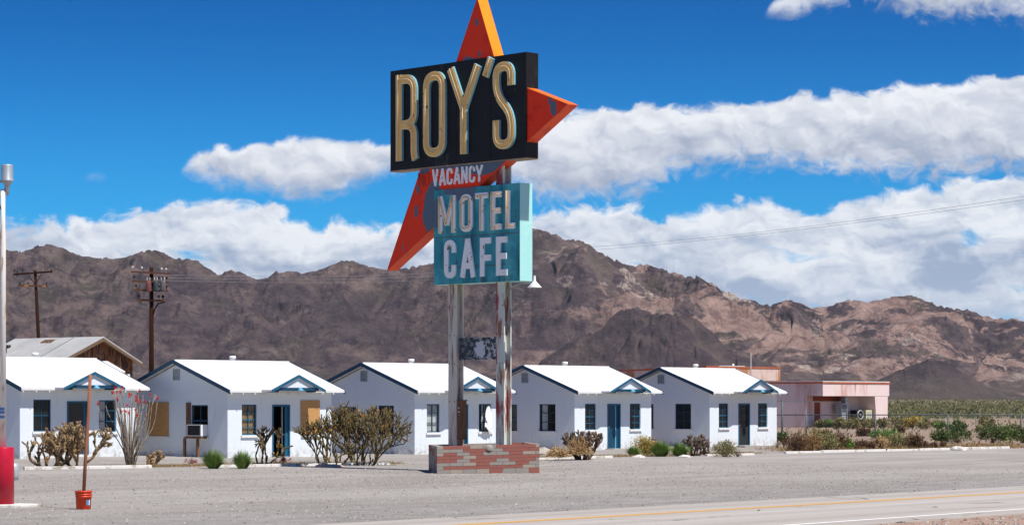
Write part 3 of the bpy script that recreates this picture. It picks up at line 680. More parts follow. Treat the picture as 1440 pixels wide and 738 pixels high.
    mb=SB(); x0,x1,z0,z1=-4.23,-.28,5.92,8.94; y0,y1=0,.54
    n=len(mb.v); mb.box(x0,x1,y0,y1,z0,z1); mb.m[3]=1; mb.m[0]=1
    mo=mb.build('motel_panel',[teal,ts],root,bevel=.006); mo['label']='teal panel reading MOTEL CAFE with rust stains'
    for ch,x0,x1 in (('M',-3.97,-3.17),('O',-2.96,-2.38),('T',-2.25,-1.68),('E',-1.54,-1.07),('L',-.88,-.47)):
        letter(mo,ch,x0,x1,7.54,8.73,.185,0,.05,wl,yn,.014,-.02)
    for ch,x0,x1 in (('C',-3.69,-3.15),('A',-2.95,-2.25),('F',-2.03,-1.54),('E',-1.30,-.81)):
        letter(mo,ch,x0,x1,6.11,7.32,.19,0,.05,wl)
    sm=SB(); sm.box(-4.22,-.29,-.008,-.001,7.405,7.42); sm.box(-3.9,-.9,-.012,-.003,6.44,6.455); sm.box(-4.1,-3.2,-.012,-.003,8.38,8.39)
    sm.build('rusty_seam',pm('seam_rust',(.16,.06,.03)),mo)
    # weathered plate, conduit box, gooseneck lamp
    m,t,b,co=newmat('peeled_plate'); f=t.ss(t.noise(t.mp(co,(1,1,1.2)),5.,7,.7),.50,.54); S=t.sep(co)
    blk=t.ss(t.m('ADD',t.m('MULTIPLY',t.m('SUBTRACT',t.noise(co,4.,6,.65),.5),4.5),t.m('ADD',t.m('POWER',t.m('DIVIDE',t.m('SUBTRACT',S[0],-2.35+o),.26),2.),t.m('POWER',t.m('DIVIDE',t.m('SUBTRACT',S[2],3.86),.24),2.))),1.15,.8)
    t.put(b.inputs['Base Color'],t.mix(t.m('MAXIMUM',t.m('MULTIPLY',f,t.ss(S[0],-3.1+o,-1.3+o,.25,1.)),blk),(.025,.04,.05),(.55,.57,.60))); b.inputs['Roughness'].default_value=.7
    pp=SB(); pp.box(-3.295,-1.485,.24,.27,3.52,4.22); pp.build('peeled_plate',m,root)
    jb=SB(); jb.box(-3.30,-3.08,.16,.36,1.0,2.22); jb.box(-3.32,-3.06,.14,.38,2.22,2.26); jo=jb.build('electrical_box',MT['wood'],root)
    oc=SB(); 
    for z in (2.0,1.88): oc.cyl((-3.2,.158,z),(-3.2,.12,z),.03,.02,8)
    oc.build('lamp_socket',MT['white'],jo)
    gl=SB(); gl.path([(-1.11,.28,5.55),(-.9,.28,5.78),(-.5,.28,5.86),(-.1,.28,5.86),(.03,.28,5.80)],.022,8); lo=gl.build('lamp_arm',MT['metal'],root)
    sh=SB(); sh.lathe([(.03,6.08),(.045,5.92),(.07,5.88),(.22,5.72),(.22,5.705),(.06,5.80),(.0,5.81)],(.08,.28),16); sh.build('lamp_shade',MT['white'],lo)
    bu=SB(); bu.lathe([(.0,5.79),(.05,5.76),(.06,5.70),(.0,5.66)],(.08,.28),10); bu.build('bulb',MT['metal'],lo)
    return root

def brick_planter():
    ph=R(7); c=ground(614.5,665,76.45)
    root=thing('brick_planter','low planter of red and grey bricks around the sign posts','planter',(c.x,c.y,0),ph)
    L,Dp,h=3.18,2.9,.83
    cols=[pm('red_brick',(.30,.105,.08),bump=(25,.4,.005)),pm('grey_brick',(.30,.27,.24),bump=(25,.4,.005)),pm('tan_brick',(.36,.30,.24),bump=(25,.4,.005)),pm('mortar',(.26,.24,.22),bump=(30,.4,.005))]
    rn=random.Random(11); m=MB(); t=.2; rows=8; rh=h/rows
    m.box(.008,L-.008,.008,t-.008,-.2,h-.004,3); m.box(.008,L-.008,Dp-t+.008,Dp-.008,-.2,h-.004,3); m.box(.008,t-.008,t-.008,Dp-t+.008,-.2,h-.004,3); m.box(L-t+.008,L-.008,t-.008,Dp-t+.008,-.2,h-.004,3)
    for r in range(-1,rows):
        z0=r*rh+.008; z1=(r+1)*rh
        for side_ in (0,1,2,3):
            ln=L if side_<2 else Dp; x=-(.2 if r%2 else 0.)
            if side_>=2: x+=.21
            while x<ln:
                x0=max(x,0 if side_<2 else t+.004); x1=min(x+.40,ln if side_<2 else ln-t-.004); x+=.408
                if x1-x0<.03: continue
                q=x0/ln
                red_p=.62 if (r in (6,4,3)) and side_==0 else .38
                if side_==0 and q>.5: red_p+=.15
                if r<=0: red_p=.12
                if side_==2: red_p=.25
                k=0 if rn.random()<red_p else rn.choice((1,1,2)); j=rn.uniform(0,.006)
                dz=.0
                if side_==0: m.box(x0,x1-.008,-j,t,z0,z1,k)
                elif side_==1: m.box(x0,x1-.008,Dp-t,Dp+j,z0,z1,k)
                elif side_==2: m.box(-j,t,x0,x1-.008,z0,z1,k)
                else: m.box(L-t,L+j,x0,x1-.008,z0,z1,k)
    # the wall steps up slightly to the right
    m.v=[(x,y,z+(.07*max(0,x)/L if z>.05 else 0)) for x,y,z in m.v]
    m.build('brick_wall',cols,root)
    s=MB(); s.box(t,L-t,t,Dp-t,0,.66); s.build('soil',pm('planter_soil',(.25,.19,.14),bump=(12,.8)),root)
    st=MB(); st.lathe([(0,.885),(.12,.87),(.17,.80),(.15,.70)],(1.62,.1),9); st.build('loose_stone',cols[1],root)
    return root

# ------------------------------------------------------------------ plants
def leafm(n,c,v=.25): 
    m=pm(n,c,vary=v,vscale=9,rough=.8,spec=.15); return m
LM={}
LM['green']=[leafm('fresh_green',(.14,.25,.05)),leafm('mid_green',(.09,.16,.04)),leafm('yellow_green',(.27,.33,.10))]
LM['olive']=[leafm('olive_leaf',(.24,.22,.09)),leafm('dull_green',(.15,.155,.07)),leafm('straw_leaf',(.32,.25,.12))]
LM['yellow']=[leafm('yellow_leaf',(.42,.30,.06)),leafm('ochre_leaf',(.26,.19,.05)),leafm('pale_yellow_leaf',(.5,.4,.14))]
LM['brown']=[leafm('dead_brown',(.15,.085,.05)),leafm('dead_tan',(.26,.16,.085)),leafm('dead_dark',(.07,.045,.035))]
LM['orange']=[leafm('rust_leaf',(.30,.15,.06)),leafm('dead_tan2',(.30,.2,.10)),leafm('olive2',(.14,.13,.055))]
LM['dgreen']=[leafm('dark_green_leaf',(.10,.14,.05)),leafm('green_leaf2',(.15,.19,.065)),leafm('deep_green',(.06,.08,.035))]  # last entry is the darkest of three leaf tones mixed at random
LM['straw']=[leafm('straw',(.48,.32,.15)),leafm('straw_pale',(.60,.45,.25)),leafm('straw_dark',(.30,.18,.08))]
LM['red']=[leafm('red_cactus',(.30,.05,.05)),leafm('red_brown',(.17,.05,.045)),leafm('pinkish',(.40,.16,.14))]
STEM=pm('woody_stem',(.17,.12,.08))
def rvec(rn): 
    v=Vector((rn.gauss(0,1),rn.gauss(0,1),rn.gauss(0,1))); return v.normalized()
def bush(name,label,cat,p,w,h,mats,seed,n=1100,leaf=.045,group=None,upright=.3,clumps=14):
    rn=random.Random(seed); root=thing(name,label,cat,(p.x,p.y,gh(p.x,p.y)),0,group)
    f=MB(); st=MB(); cs=[]
    for i in range(clumps):
        a=rn.random()*6.283; r=w/2*math.sqrt(rn.random())*.85; z=h*(.25+.55*rn.random())*(1-.45*(2*r/w)**2)
        c=Vector((r*math.cos(a),r*math.sin(a),z)); cs.append((c,rn.uniform(.16,.30)*min(w,h*1.3)))
        st.path([(c.x*.12,c.y*.12,-.02),(c.x*.5,c.y*.5,z*.55),tuple(c)],[.014,.009,.005],4,0,False)
    for i in range(n):
        c,s=cs[rn.randrange(clumps)]; q=c+rvec(rn)*s*(rn.random()**.4); 
        if q.z<.01: q.z=rn.uniform(.01,.08)
        up=(q-Vector((0,0,-.1))).normalized(); d=(up*upright+rvec(rn)).normalized(); e=d.cross(rvec(rn)).normalized(); L=leaf*rn.uniform(.6,1.6)
        mi=0 if rn.random()<.5 else rn.choice((1,2))
        f.quad(q-e*L*.28,q+d*L*.6-e*L*.25,q+d*L*1.3,q+d*L*.6+e*L*.25,mi)
    f.build('foliage',mats,root); st.build('stems',STEM,root); return root
def tuft(name,label,cat,p,w,h,mats,seed,n=420,group=None,bw=.010):
    rn=random.Random(seed); o=MB()
    for i in range(n):
        a=rn.random()*6.283; r=w*.16*math.sqrt(rn.random()); b=Vector((r*math.cos(a),r*math.sin(a),-.01)); lean=rn.random()**.7
        L=h*rn.uniform(.5,1.1)*(1-.45*lean); out=Vector((math.cos(a),math.sin(a),0))*(w/2*lean); tip=b+out+Vector((0,0,L)); mid=b+out*.38+Vector((0,0,L*.6)); e=Vector((-math.sin(a+.5),math.cos(a+.5),0))*bw
        mi=rn.choice((0,0,1,2)); o.quad(b-e,b+e,mid+e*.8,mid-e*.8,mi); o.tri(mid-e*.8,mid+e*.8,tip,mi)
    ob=o.build(name,mats,None,(p.x,p.y,gh(p.x,p.y))); return tag(ob,label,cat,group)
def tumbleweed(label,p,w,h,seed,n=650):
    rn=random.Random(seed); o=MB()
    for i in range(n):
        d=rvec(rn); d.z=abs(d.z)*1.1; c=Vector((0,0,h*.3)); pts=[]; e=rvec(rn)
        for k in range(5):
            t=k/4; q=c+Vector((d.x*w/2,d.y*w/2,d.z*h*.66-.08))*(t**.8)*rn.uniform(.85,1.08)+e*.08*math.sin(t*4); q.z=max(q.z,.01); pts.append(q)
        mi=rn.choice((0,0,1,2)); s=d.cross(e).normalized()*.006
        for k in range(4): o.quad(pts[k]-s,pts[k]+s,pts[k+1]+s,pts[k+1]-s,mi)
    return tag(o.build('tumbleweed',LM['straw'],None,(p.x,p.y,0)),label,'tumbleweed',None)
CH_T=[leafm('cholla_tan',(.30,.19,.095),.4),leafm('cholla_shade',(.13,.08,.045),.4),leafm('spine_pale',(.52,.40,.23))]  # the dark segments put shading between the branches into the colour
CH_G=[leafm('cholla_olive',(.15,.115,.05),.4),leafm('cholla_dark',(.06,.043,.026)),leafm('spine_straw',(.30,.22,.10))]
CH_D=[leafm('cholla_dead',(.10,.07,.055)),leafm('cholla_dead2',(.16,.115,.085)),leafm('spine_dead',(.25,.19,.14))]
FLOW=leafm('yellow_flower',(.70,.36,.03))
def cholla(label,p,w,h,mats,seed,trunks=6,gens=5,seg=.17,rad=.028,flowers=0,branch=2.0,fat=1.0,cat='cholla',spine=.03):
    rn=random.Random(seed); root=thing('cholla_cactus',label,cat,(p.x,p.y,gh(p.x,p.y))); b=MB(); f=MB(); tips=[]
    def go(q,d,g,r):
        L=seg*rn.uniform(.7,1.25); e=q+d*L
        if e.z>h or math.hypot(e.x,e.y)>w/2 or e.z<.03: 
            d=(d+Vector((-q.x*.8/max(w,.1),-q.y*.8/max(w,.1),(.5 if e.z<.03 else -.6)))).normalized(); e=q+d*L*.6
        mid=q.lerp(e,.5)+rvec(rn)*.012
        b.path([q,mid,e],[r*.85,r*1.12,r*.8],6,rn.choice((0,0,1)),True,True)
        for i in range(int(13*fat)):
            t=rn.random(); c=q.lerp(e,t); n=rvec(rn); n=(n-d*n.dot(d)*.7).normalized(); c=c+n*r*.9; s=n.cross(d)*.006; b.tri(c-s,c+s,c+n*spine*rn.uniform(.6,1.3),2)
        if g<=0 or rn.random()<.06: tips.append(e); return
        k=1+(rn.random()<branch-1)+(rn.random()<branch-2)
        for i in range(k):
            nd=(d*1.2+rvec(rn)*.78+Vector((0,0,.34))).normalized(); go(e,nd,g-1,r*.93)
        if k==1 and rn.random()<.3: tips.append(e)
    for i in range(trunks):
        a=6.283*(i+rn.random())/trunks; o=rn.uniform(.1,1.0); d=Vector((math.cos(a)*o,math.sin(a)*o,.75)).normalized(); go(Vector((math.cos(a)*w*.10,math.sin(a)*w*.10,-.03)),d,gens,rad*1.25)
    b.build('branches',mats,root)
    if flowers:
        for i in range(flowers):
            t=rn.choice(tips); 
            for k in range(7):
                n=rvec(rn); n.z=abs(n.z); s=n.cross(rvec(rn)).normalized()*.022; f.quad(t-s,t+s,t+s+n*.05,t-s+n*.05)
        f.build('flowers',[FLOW],root)
    return root
def ocotillo(p):
    rn=random.Random(4); root=thing('ocotillo','tall ocotillo with grey wands and red flower tips beside the first cabin','ocotillo',(p.x,p.y,gh(p.x,p.y)))
    cm=pm('ocotillo_cane',(.30,.25,.20),[((.16,.12,.09),4,.5,.6,(1,1,4))],rough=.9); red=leafm('ocotillo_flower',(.62,.03,.02))
    for i in range(42):
        a=6.283*i/42+rn.random()*.3; o=rn.uniform(.08,1.02); H=rn.uniform(1.7,2.75)*(1-.08*o); b=MB(); pts=[]; ph=rn.random()*6
        for k in range(8):
            t=k/7; x=o*(t**.9+.12*math.sin(t*6+ph)); pts.append(Vector((math.cos(a)*x+.06*math.cos(a),math.sin(a)*x+.06*math.sin(a),H*t)))
        b.path(pts,[.024-.014*k/7 for k in range(8)],5)
        for k in range(40):
            t=rn.random()*6.99; j=int(t); c=pts[j].lerp(pts[j+1],t-j); n=rvec(rn); s=rvec(rn)*.005; b.tri(c-s,c+s,c+n*.05)
        cane=b.build('cane',cm,root)
        if i%2==0 or rn.random()<.35:
            f=MB(); e=pts[-1]; d=(pts[-1]-pts[-2]).normalized()
            for k in range(20):
                t=rn.random(); c=e+d*t*.12+rvec(rn)*.03; n=rvec(rn); s=n.cross(d).normalized()*.014; f.quad(c-s,c+s,c+n*.045*(1.2-t)+s+d*.03,c+n*.045*(1.2-t)-s+d*.03)
            f.build('flower',red,cane)
def rock(label,p,r,h,mat,seed,name='rock'):
    rn=random.Random(seed); m=MB(); k=9
    for j,(q,z) in enumerate(((1,0),(1.02,.35),(.8,.75),(.35,1.0))):
        for i in range(k):
            a=6.283*i/k; s=r*q*rn.uniform(.8,1.15); m.v.append((s*math.cos(a)*1.3,s*math.sin(a),h*z*rn.uniform(.85,1.1)-.02))
    for j in range(3):
        for i in range(k): a=j*k+i; b=j*k+(i+1)%k; m.face((a,b,b+k,a+k))
    m.face([3*k+i for i in range(k)]); return tag(m.build(name,mat,None,(p.x,p.y,gh(p.x,p.y))),label,'rock')

def kerb(label,pts,seed,h=.10,w=.2):
    rn=random.Random(seed); m=MB(); P=[Vector((q.x,q.y)) for q in pts]
    for a,b in zip(P[:-1],P[1:]):
        L=(b-a).length; n=max(1,int(L/1.9)); d=(b-a)/n; u=d.normalized(); q=Vector((-u.y,u.x))*w/2
        for i in range(n):
            if rn.random()<.04: continue
            s=a+d*(i+rn.uniform(-.1,.1)*(i>0))+u*.01; e=a+d*(i+1)-u*.01; hh=h*rn.uniform(.7,1.08); s=s+Vector((-u.y,u.x))*rn.uniform(-.03,.03); e=e+Vector((-u.y,u.x))*rn.uniform(-.03,.03); k=q*rn.uniform(.85,1.1); z0=-.1; j=len(m.v)
            for pnt,off in ((s,-1),(s,1),(e,1),(e,-1)): m.v.append((pnt.x+k.x*off,pnt.y+k.y*off,z0))
            for pnt,off in ((s,-1),(s,1),(e,1),(e,-1)): m.v.append((pnt.x+k.x*off*.8,pnt.y+k.y*off*.8,hh+gh(pnt.x,pnt.y)*.6+rn.uniform(-.008,.008)))
            for f in ((3,2,1,0),(4,5,6,7),(0,1,5,4),(1,2,6,5),(2,3,7,6),(3,0,4,7)): m.face([j+t for t in f])
    o=m.build('kerb',KM,fixn=True,bevel=.012); tag(o,label,'kerb',kind='structure')
KM=pm('whitewashed_kerb',(.66,.64,.60),[((.38,.32,.26),2.2,.50,.62,(1,1,1)),((.42,.30,.2),8,.62,.72,(1,1,1))],bump=(12,.6),rough=.9)

# ------------------------------------------------------------------ other things
def bucket_post():
    p=ground(117.5,715.5); t=thing('weighted_bucket','orange red plastic bucket standing on the gravel with a pole in it','bucket',(p.x,p.y,0))
    om=pm('orange_bucket',(.62,.055,.015),[((.45,.05,.03),5,.6,.7,(1,1,1))],rough=.4,vary=.08)
    b=MB(); b.lathe([(.0,.0),(.142,.0),(.150,.01),(.160,.25),(.172,.252),(.173,.27),(.163,.273),(.165,.30),(.174,.302),(.175,.318),(.166,.32),(.168,.35),(.180,.352),(.181,.385),(.170,.388),(.158,.38),(.15,.32)],n=28)
    b.build('bucket',om,t)
    c=MB(); c.lathe([(.0,.34),(.155,.335)],n=20); c.build('concrete_fill',KM,t)
    h=MB(); h.path([(.18*math.cos(a),+.02+.18*abs(math.sin(a))*.9,.33-.17*math.sin(a)) for a in [math.pi*i/12 for i in range(13)]],.003,6); h.build('handle',MT['metal'],t)
    s=MB()
    for i in range(6):
        a0=-1.05+i*.1; s.quad(*[(.1635*math.cos(a)*k,.1635*math.sin(a)*k,z) for a,z,k in ((a0,.09,.962),(a0+.1,.09,.962),(a0+.1,.2,.99),(a0,.2,.99))],m=0 if i<4 else 1)
    s.build('sticker',[pm('sticker_blue',(.10,.22,.45)),pm('sticker_white',(.7,.7,.7))],t)
    w=MB(); w.path([(0,0,.30),(.05,0,1.2),(.10,.0,2.0),(.14,.01,2.80)],[.038,.037,.036,.034],12)
    o=w.build('rusty_pole',pm('rusty_pole',(.30,.115,.065),[((.20,.07,.04),3,.5,.62,(2,2,.4)),((.40,.2,.13),6,.6,.7,(2,2,.5))],rough=.8,bump=(30,.3,.004)),None,(p.x,p.y,0)); tag(o,'thin rusty brown pole standing upright in the orange bucket','pole')
def light_pole():
    Y=53.; X=(3.5-720)*Y/FOC; t=thing('lamp_pole','tall white rusted pole with a cylindrical grey lamp on a red steel base','lamp pole',(X,Y,0))
    r=MB(); r.lathe([(0,0),(.245,0),(.245,1.25),(.235,1.265),(.0,1.265)],n=32); r.build('red_base',pm('red_base_paint',(.50,.010,.035),[((.38,.008,.02),1.6,.5,.7,(1,1,1)),((.55,.04,.05),4,.6,.7,(1,1,.5))],rough=.35,vary=.1),t)
    m=pm('rusty_white',(.80,.76,.69),[((.42,.2,.10),2.2,.56,.66,(3,3,.5)),((.25,.13,.08),4,.66,.74,(3,3,.6))],rough=.7)
    p=MB(); p.path([(0.01,0,1.2),(.01,0,5.8),(.01,0,5.95),(.01,0,6.75)],[.068,.062,.05,.048],14); p.build('pole',m,t)
    g=MB(); x=.10; g.lathe([(.0,7.28),(.117,7.27),(.125,7.25),(.125,6.95),(.132,6.94),(.132,6.92),(.10,6.90),(.05,6.80),(.03,6.62),(.0,6.6)],(x,0),24); 
    la=g.build('lamp_head',MT['galv'],t)
    a=MB(); a.path([(.01,0,6.62),(.05,0,6.74),(.10,0,6.8)],.028,8); a.path([(.10,0,6.90),(-.3,0,6.92),(-.6,0,6.90)],.022,8); a.path([(.01,0,6.55),(-.25,0,6.75),(-.5,0,6.88)],.014,8); a.build('bracket',MT['metal'],t)
    g2=MB(); g2.lathe([(.0,7.25),(.117,7.25),(.125,7.23),(.125,6.95),(.10,6.90),(.0,6.89)],(-.66,0),20); g2.build('lamp_head',MT['galv'],t)
    s=MB(); s.lathe([(.0,6.42),(.05,6.42),(.09,6.33),(.0,6.33)],(-.10,-.02),12); s.build('small_lamp',MT['black'],t)
    b=MB()
    for z in (1.9,2.0,2.07): b.box(-.05,.055,-.072,-.062,z-.02,z+.035)
    b.build('sticker',pm('blue_sticker',(.03,.08,.25)),t)
    k=MB(); k.lathe([(.0,.55),(.09,.56),(.11,.66),(.11,.86),(.07,.92),(.0,.93)],(.20,.22),14); k.build('meter',MT['galv'],t)
    i=MB(); rn=random.Random(2); n=26
    pts=[((.82 if math.cos(6.283*j/n)>0 else 2.6)*math.cos(6.283*j/n),.42*math.sin(6.283*j/n),0) for j in range(n)]
    i.slab([(x_,y_,-.1) for x_,y_,_ in pts],(0,0,.16)); o=i.build('pump_island',KM,None,(X,Y,0),fixn=True,bevel=.02); tag(o,'low white painted concrete pad under the red pole base','concrete pad')
def utility_poles():
    wm=pm('creosote_wood',(.034,.015,.010),[((.018,.010,.008),2,.5,.65,(3,3,.3))],rough=1.,spec=.05); arm=pm('crossarm_wood',(.11,.045,.022),[((.09,.05,.03),3,.5,.6,(1,1,1))]); amber=pm('amber_crossarm',(.45,.20,.03)); ins=pm('porcelain',(.5,.5,.48),rough=.4)
    # pole with the transformers
    p=Vector((-25.35,175,0)); t=thing('utility_pole','brown utility pole carrying three transformers, behind the second cabin','utility pole',p)
    m=MB(); m.path([(0,0,-.5),(0,0,11.5)],[.20,.135],12); m.build('pole',wm,t)
    for z,x0,x1,tl in ((11.2,-1.42,1.40,-.16),(10.55,-1.35,1.22,-.10),(9.92,-1.2,1.2,-.08),(9.22,-1.0,.98,-.07)):
        m=MB(); m.slab([(x0,-.24,z+.06),(x1,-.24,z+.06+tl),(x1,-.24,z-.07+tl),(x0,-.24,z-.07)],(0,.10,0)); ca=m.build('crossarm',arm,t,fixn=True)
        q=MB()
        for x in ((-1.3,-.65,.75,1.05) if z>11 else (x0+.15,.55,.8,x1-.12)):
            zz=z+tl*(x-x0)/(x1-x0); q.lathe([(.02,zz+.05),(.02,zz+.22),(.06,zz+.22),(.075,zz+.3),(.05,zz+.38),(0,zz+.40)],(x,-.19),8)
        q.build('insulator',ins if z>11 else wm,ca)
    for x,c in ((-.14,(.16,.055,.05)),(.38,(.03,.05,.06)),(.88,(.10,.09,.09))):
        m=MB(); m.lathe([(0,9.78),(.19,9.80),(.20,9.85),(.20,10.45),(.16,10.52),(0,10.55)],(x,-.48),14); to=m.build('transformer',pm('tank_%.1f'%x,c,[((.5,.5,.5),5,.62,.7,(1,1,1))],rough=.5),t)
        q=MB()
        for dx in (-.1,.1): q.cyl((x+dx,-.48,10.5),(x+dx,-.48,10.76),.03,.02,6)
        q.build('bushing',ins,to)
    m=MB(); m.path([(.14,-.1,8.2),(.25,-.1,8.6),(.5,-.1,8.95),(.95,-.1,9.08)],.05,8); m.cyl((-.11,-.17,0),(-.11,-.17,8.6),.045); m.build('riser_pipe',wm,t)
    # the plainer pole further left
    p=Vector((-40.0,210,0)); t=thing('utility_pole','leaning dark utility pole with two crossarms rising behind the old shed roof','utility pole',p)
    m=MB(); m.path([(.45,0,-.5),(-.24,0,13.1)],[.20,.12],12); m.build('pole',wm,t)
    for z,x0,x1,tl,mt in ((12.86,-2.05,1.25,.25,wm),(11.78,-1.6,.85,-.06,arm)):
        m=MB(); m.slab([(x0,-.22,z+.07-tl*.5),(x1,-.22,z+.07+tl*.5),(x1,-.22,z-.07+tl*.5),(x0,-.22,z-.07-tl*.5)],(0,.1,0)); ca=m.build('crossarm',mt,t,fixn=True)
        q=MB()
        for x in (x0+.1,x0+.8,x1-.1): q.lathe([(.02,z-.02),(.02,z+.16),(.06,z+.18),(.05,z+.3),(0,z+.32)],(x,-.17),8)
        q.build('insulator',wm,ca)
        if mt is arm:
            q=MB(); q.box(x0+.5,x0+.85,-.232,-.222,z-.045,z+.07); q.box(x1-.45,x1-.15,-.232,-.222,z-.08,z+.03); q.build('amber_tag',amber,ca)
    m=MB(); m.path([(-.75,-.1,12.7),(-.25,-.1,11.9)],.03,6); m.path([(.3,-.1,12.8),(-.2,-.1,11.9)],.03,6); m.build('brace',wm,t)
def wires():
    wm=pm('wire_grey',(.20,.20,.21))
    def wire(label,a,b,sag,r,grp):
        m=MB(); a=Vector(a); b=Vector(b); pts=[]
        for i in range(33):
            t=i/32; q=a.lerp(b,t); q.z-=sag*4*t*(1-t); pts.append(q)
        m.path(pts,r,5); tag(m.build('power_line',wm),label,'power line',grp)
    def P(x,y,Y): return ((x-720)*Y/FOC,Y,EYE+(HOR-y)*Y/FOC)
    wire('upper of two power lines crossing the clouds on the right',P(740,352,520),P(1600,250,330),1.6,.022,'long power lines')
    wire('lower of two power lines crossing the clouds on the right',P(740,358,520),P(1600,257,330),1.2,.022,'long power lines')
    for i,(y0,y1,l) in enumerate(((381,369,'upper'),(385,374,'middle'),(389,379,'lower'))):
        wire(l+' thin power line over the ridge left of the sign',P(215,y0+5,176),P(760,y1-2,430),1.0,.016,'long power lines')
def gable_building(name,label,pos,w,d,hw,rise,mats,over=.3,rz=TH,wallmat=None,gablemat=None):
    t=thing(name,label,'building',pos,rz); wl=MB(); wl.box(0,w,0,.12,-.2,hw); wl.box(0,w,d-.12,d,-.2,hw); wl.box(0,.12,.12,d-.12,-.2,hw); wl.box(w-.12,w,.12,d-.12,-.2,hw)
    wl.build('wall',wallmat,t)
    g=MB()
    for y in (0,d-.12): g.slab([(0,y,hw+.002),(w,y,hw+.002),(w/2,y,hw+rise)],(0,.12,0))
    g.build('gable',gablemat,t,fixn=True)
    r=MB(); sl=rise/(w/2)
    for s in (-1,1):
        xe=w/2+s*(w/2+over); ze=hw+.02-sl*over
        r.slab([(w/2,-over*1.5,hw+rise+.02),(xe,-over,ze),(xe,d+over,ze),(w/2,d+over,hw+rise+.02)],(0,0,.06))
    ro=r.build('roof',mats[0],t,fixn=True)
    rb=MB()
    for s in (-1,1):
        xe=w/2+s*(w/2+over); ze=hw+.0-sl*over
        rb.slab([(w/2,-over*1.5-.03,hw+rise+.0),(xe,-over-.03,ze),(xe,-over-.03,ze-.13),(w/2,-over*1.5-.03,hw+rise-.15)],(0,.03,0))
    rb.build('barge_board',mats[1],t,fixn=True)
    return t,ro
def back_buildings():
    # corrugated-roof shed
    m,tt,b,co=newmat('corrugated'); S=tt.sep(co); wv=tt.m('SINE',tt.m('MULTIPLY',S[1],38.))
    col=tt.mix(tt.ss(tt.noise(co,.8,7,.62),.35,.7),(.52,.52,.50),(.40,.395,.38)); col=tt.mix(tt.ss(tt.noise(tt.mp(co,(.5,3,1)),3,6,.6),.62,.72),col,(.28,.18,.12))
    tt.put(b.inputs['Base Color'],col); b.inputs['Roughness'].default_value=.55
    bn=tt.new('ShaderNodeBump'); bn.inputs['Distance'].default_value=.03; tt.put(bn.inputs['Height'],wv); tt.put(b.inputs['Normal'],bn.outputs[0])
    bw=pm('weathered_boards',(.23,.105,.05),[((.07,.04,.028),1.5,.46,.56,(3,3,.7)),((.42,.37,.32),2.2,.60,.66,(6,6,.5))],rough=.9,bump=(14,.5))
    Y=125.; apex=Vector(((136-720)*Y/FOC,Y,0)); w=4.7; hw=4.22
    pos=apex-CU*(w/2); t,ro=gable_building('old_shed','weathered timber shed with grey corrugated roof behind the first cabin',pos,w,6.2,hw,1.10,(m,pm('shed_barge',(.16,.10,.06))),over=.35,wallmat=bw,gablemat=bw)
    v=MB(); v.cyl((.6,5.2,4.3),(.6,5.2,4.85),.16); v.build('roof_vent',MT['black'],ro); v=MB(); v.cyl((1.3,5.7,4.7),(1.3,5.7,5.05),.12); v.build('roof_vent',MT['black'],ro)
    v=MB(); v.slab([(1.75,2.9,5.10),(1.75,3.7,5.10),(2.05,3.7,5.24),(2.05,2.9,5.24)],(0,0,.06)); v.build('rust_patch',bw,ro,fixn=True)
    v=MB(); v.slab([(-.2,1.55,4.20),(-.2,1.68,4.20),(2.3,1.68,5.37),(2.3,1.55,5.37)],(0,0,.055)); v.build('roof_seam',MT['metal'],ro,fixn=True)
    # little white outbuilding between the first two cabins
    Y=112.; pos=Vector(((176-720)*Y/FOC,Y,0))
    t=thing('white_outbuilding','small white outbuilding seen between the first and second cabins','building',pos,TH)
    wl=MB(); wl.box(-5.4,-.15,.12,2.3,-.2,3.42); wl.slab([(-.30,.12,3.422),(-.30,2.3,3.422),(-.30,1.2,3.85)],(.15,0,0)); wl.build('wall',MT['wall'],t,fixn=True)
    r=MB(); r.slab([(-5.6,0,3.45),(0,0,3.45),(0,1.2,3.92),(-5.6,1.2,3.92)],(0,0,.07)); r.slab([(-5.6,1.202,3.92),(0,1.202,3.92),(0,2.4,3.45),(-5.6,2.4,3.45)],(0,0,.07)); r.build('roof',MT['roof'],t,fixn=True)
    d=MB(); d.box(.05,.18,-.12,.0,3.0,3.40); d.cyl((.1,-.05,0),(.1,-.05,3.0),.04); d.build('downspout',MT['white'],t)
    # pink school-like building
    pink=pm('faded_pink',(.74,.60,.575),[((.56,.33,.29),.35,.50,.68,(1.5,1.5,.4)),((.42,.2,.15),.9,.58,.72,(2.5,2.5,.35)),((.74,.62,.57),.5,.55,.7,(2,2,.5))],rough=.85,vary=.06,vscale=.8)
    pink2=pm('stained_pink',(.62,.48,.43),[((.42,.19,.09),.45,.45,.62,(1.6,1.6,.6)),((.66,.53,.45),.8,.55,.68,(2,2,.4))],rough=.85,vary=.06,vscale=.8)
    rust=pm('red_brown_trim',(.42,.12,.06),[((.3,.08,.04),2,.5,.65,(1,1,1))]); red=pm('red_brown_door',(.25,.055,.03)); 
    pos=Vector((24.97,200,0)); t=thing('pink_building','flat roofed faded pink building with canopy at the right','building',pos,TH)
    w=MB(); w.box(0,1.18,1.6,1.85,-.3,3.5); w.box(2.1,8.3,1.6,1.85,-.3,3.5); w.box(1.18,2.1,1.6,1.85,3.3,3.5); w.box(1.18,2.1,1.6,1.85,2.0,2.1)
    w.box(0,.2,1.85,14,-.3,3.5); w.box(9.6,9.8,1.85,14,-.3,3.5); w.box(.2,9.6,13.8,14,-.3,3.5); w.slab([(8.15,.02,-.3),(9.8,.02,-.3),(9.8,.02,2.5),(7.8,.02,2.5)],(0,1.8,0)); w.build('wall',pink,t,fixn=True)
    f=MB(); f.box(0,10.0,0,.22,2.5,3.50); f.box(0,.2,.22,1.598,2.5,3.5); f.box(9.8,10.0,.22,1.6,2.5,3.5); f.build('canopy_fascia',pink,t)
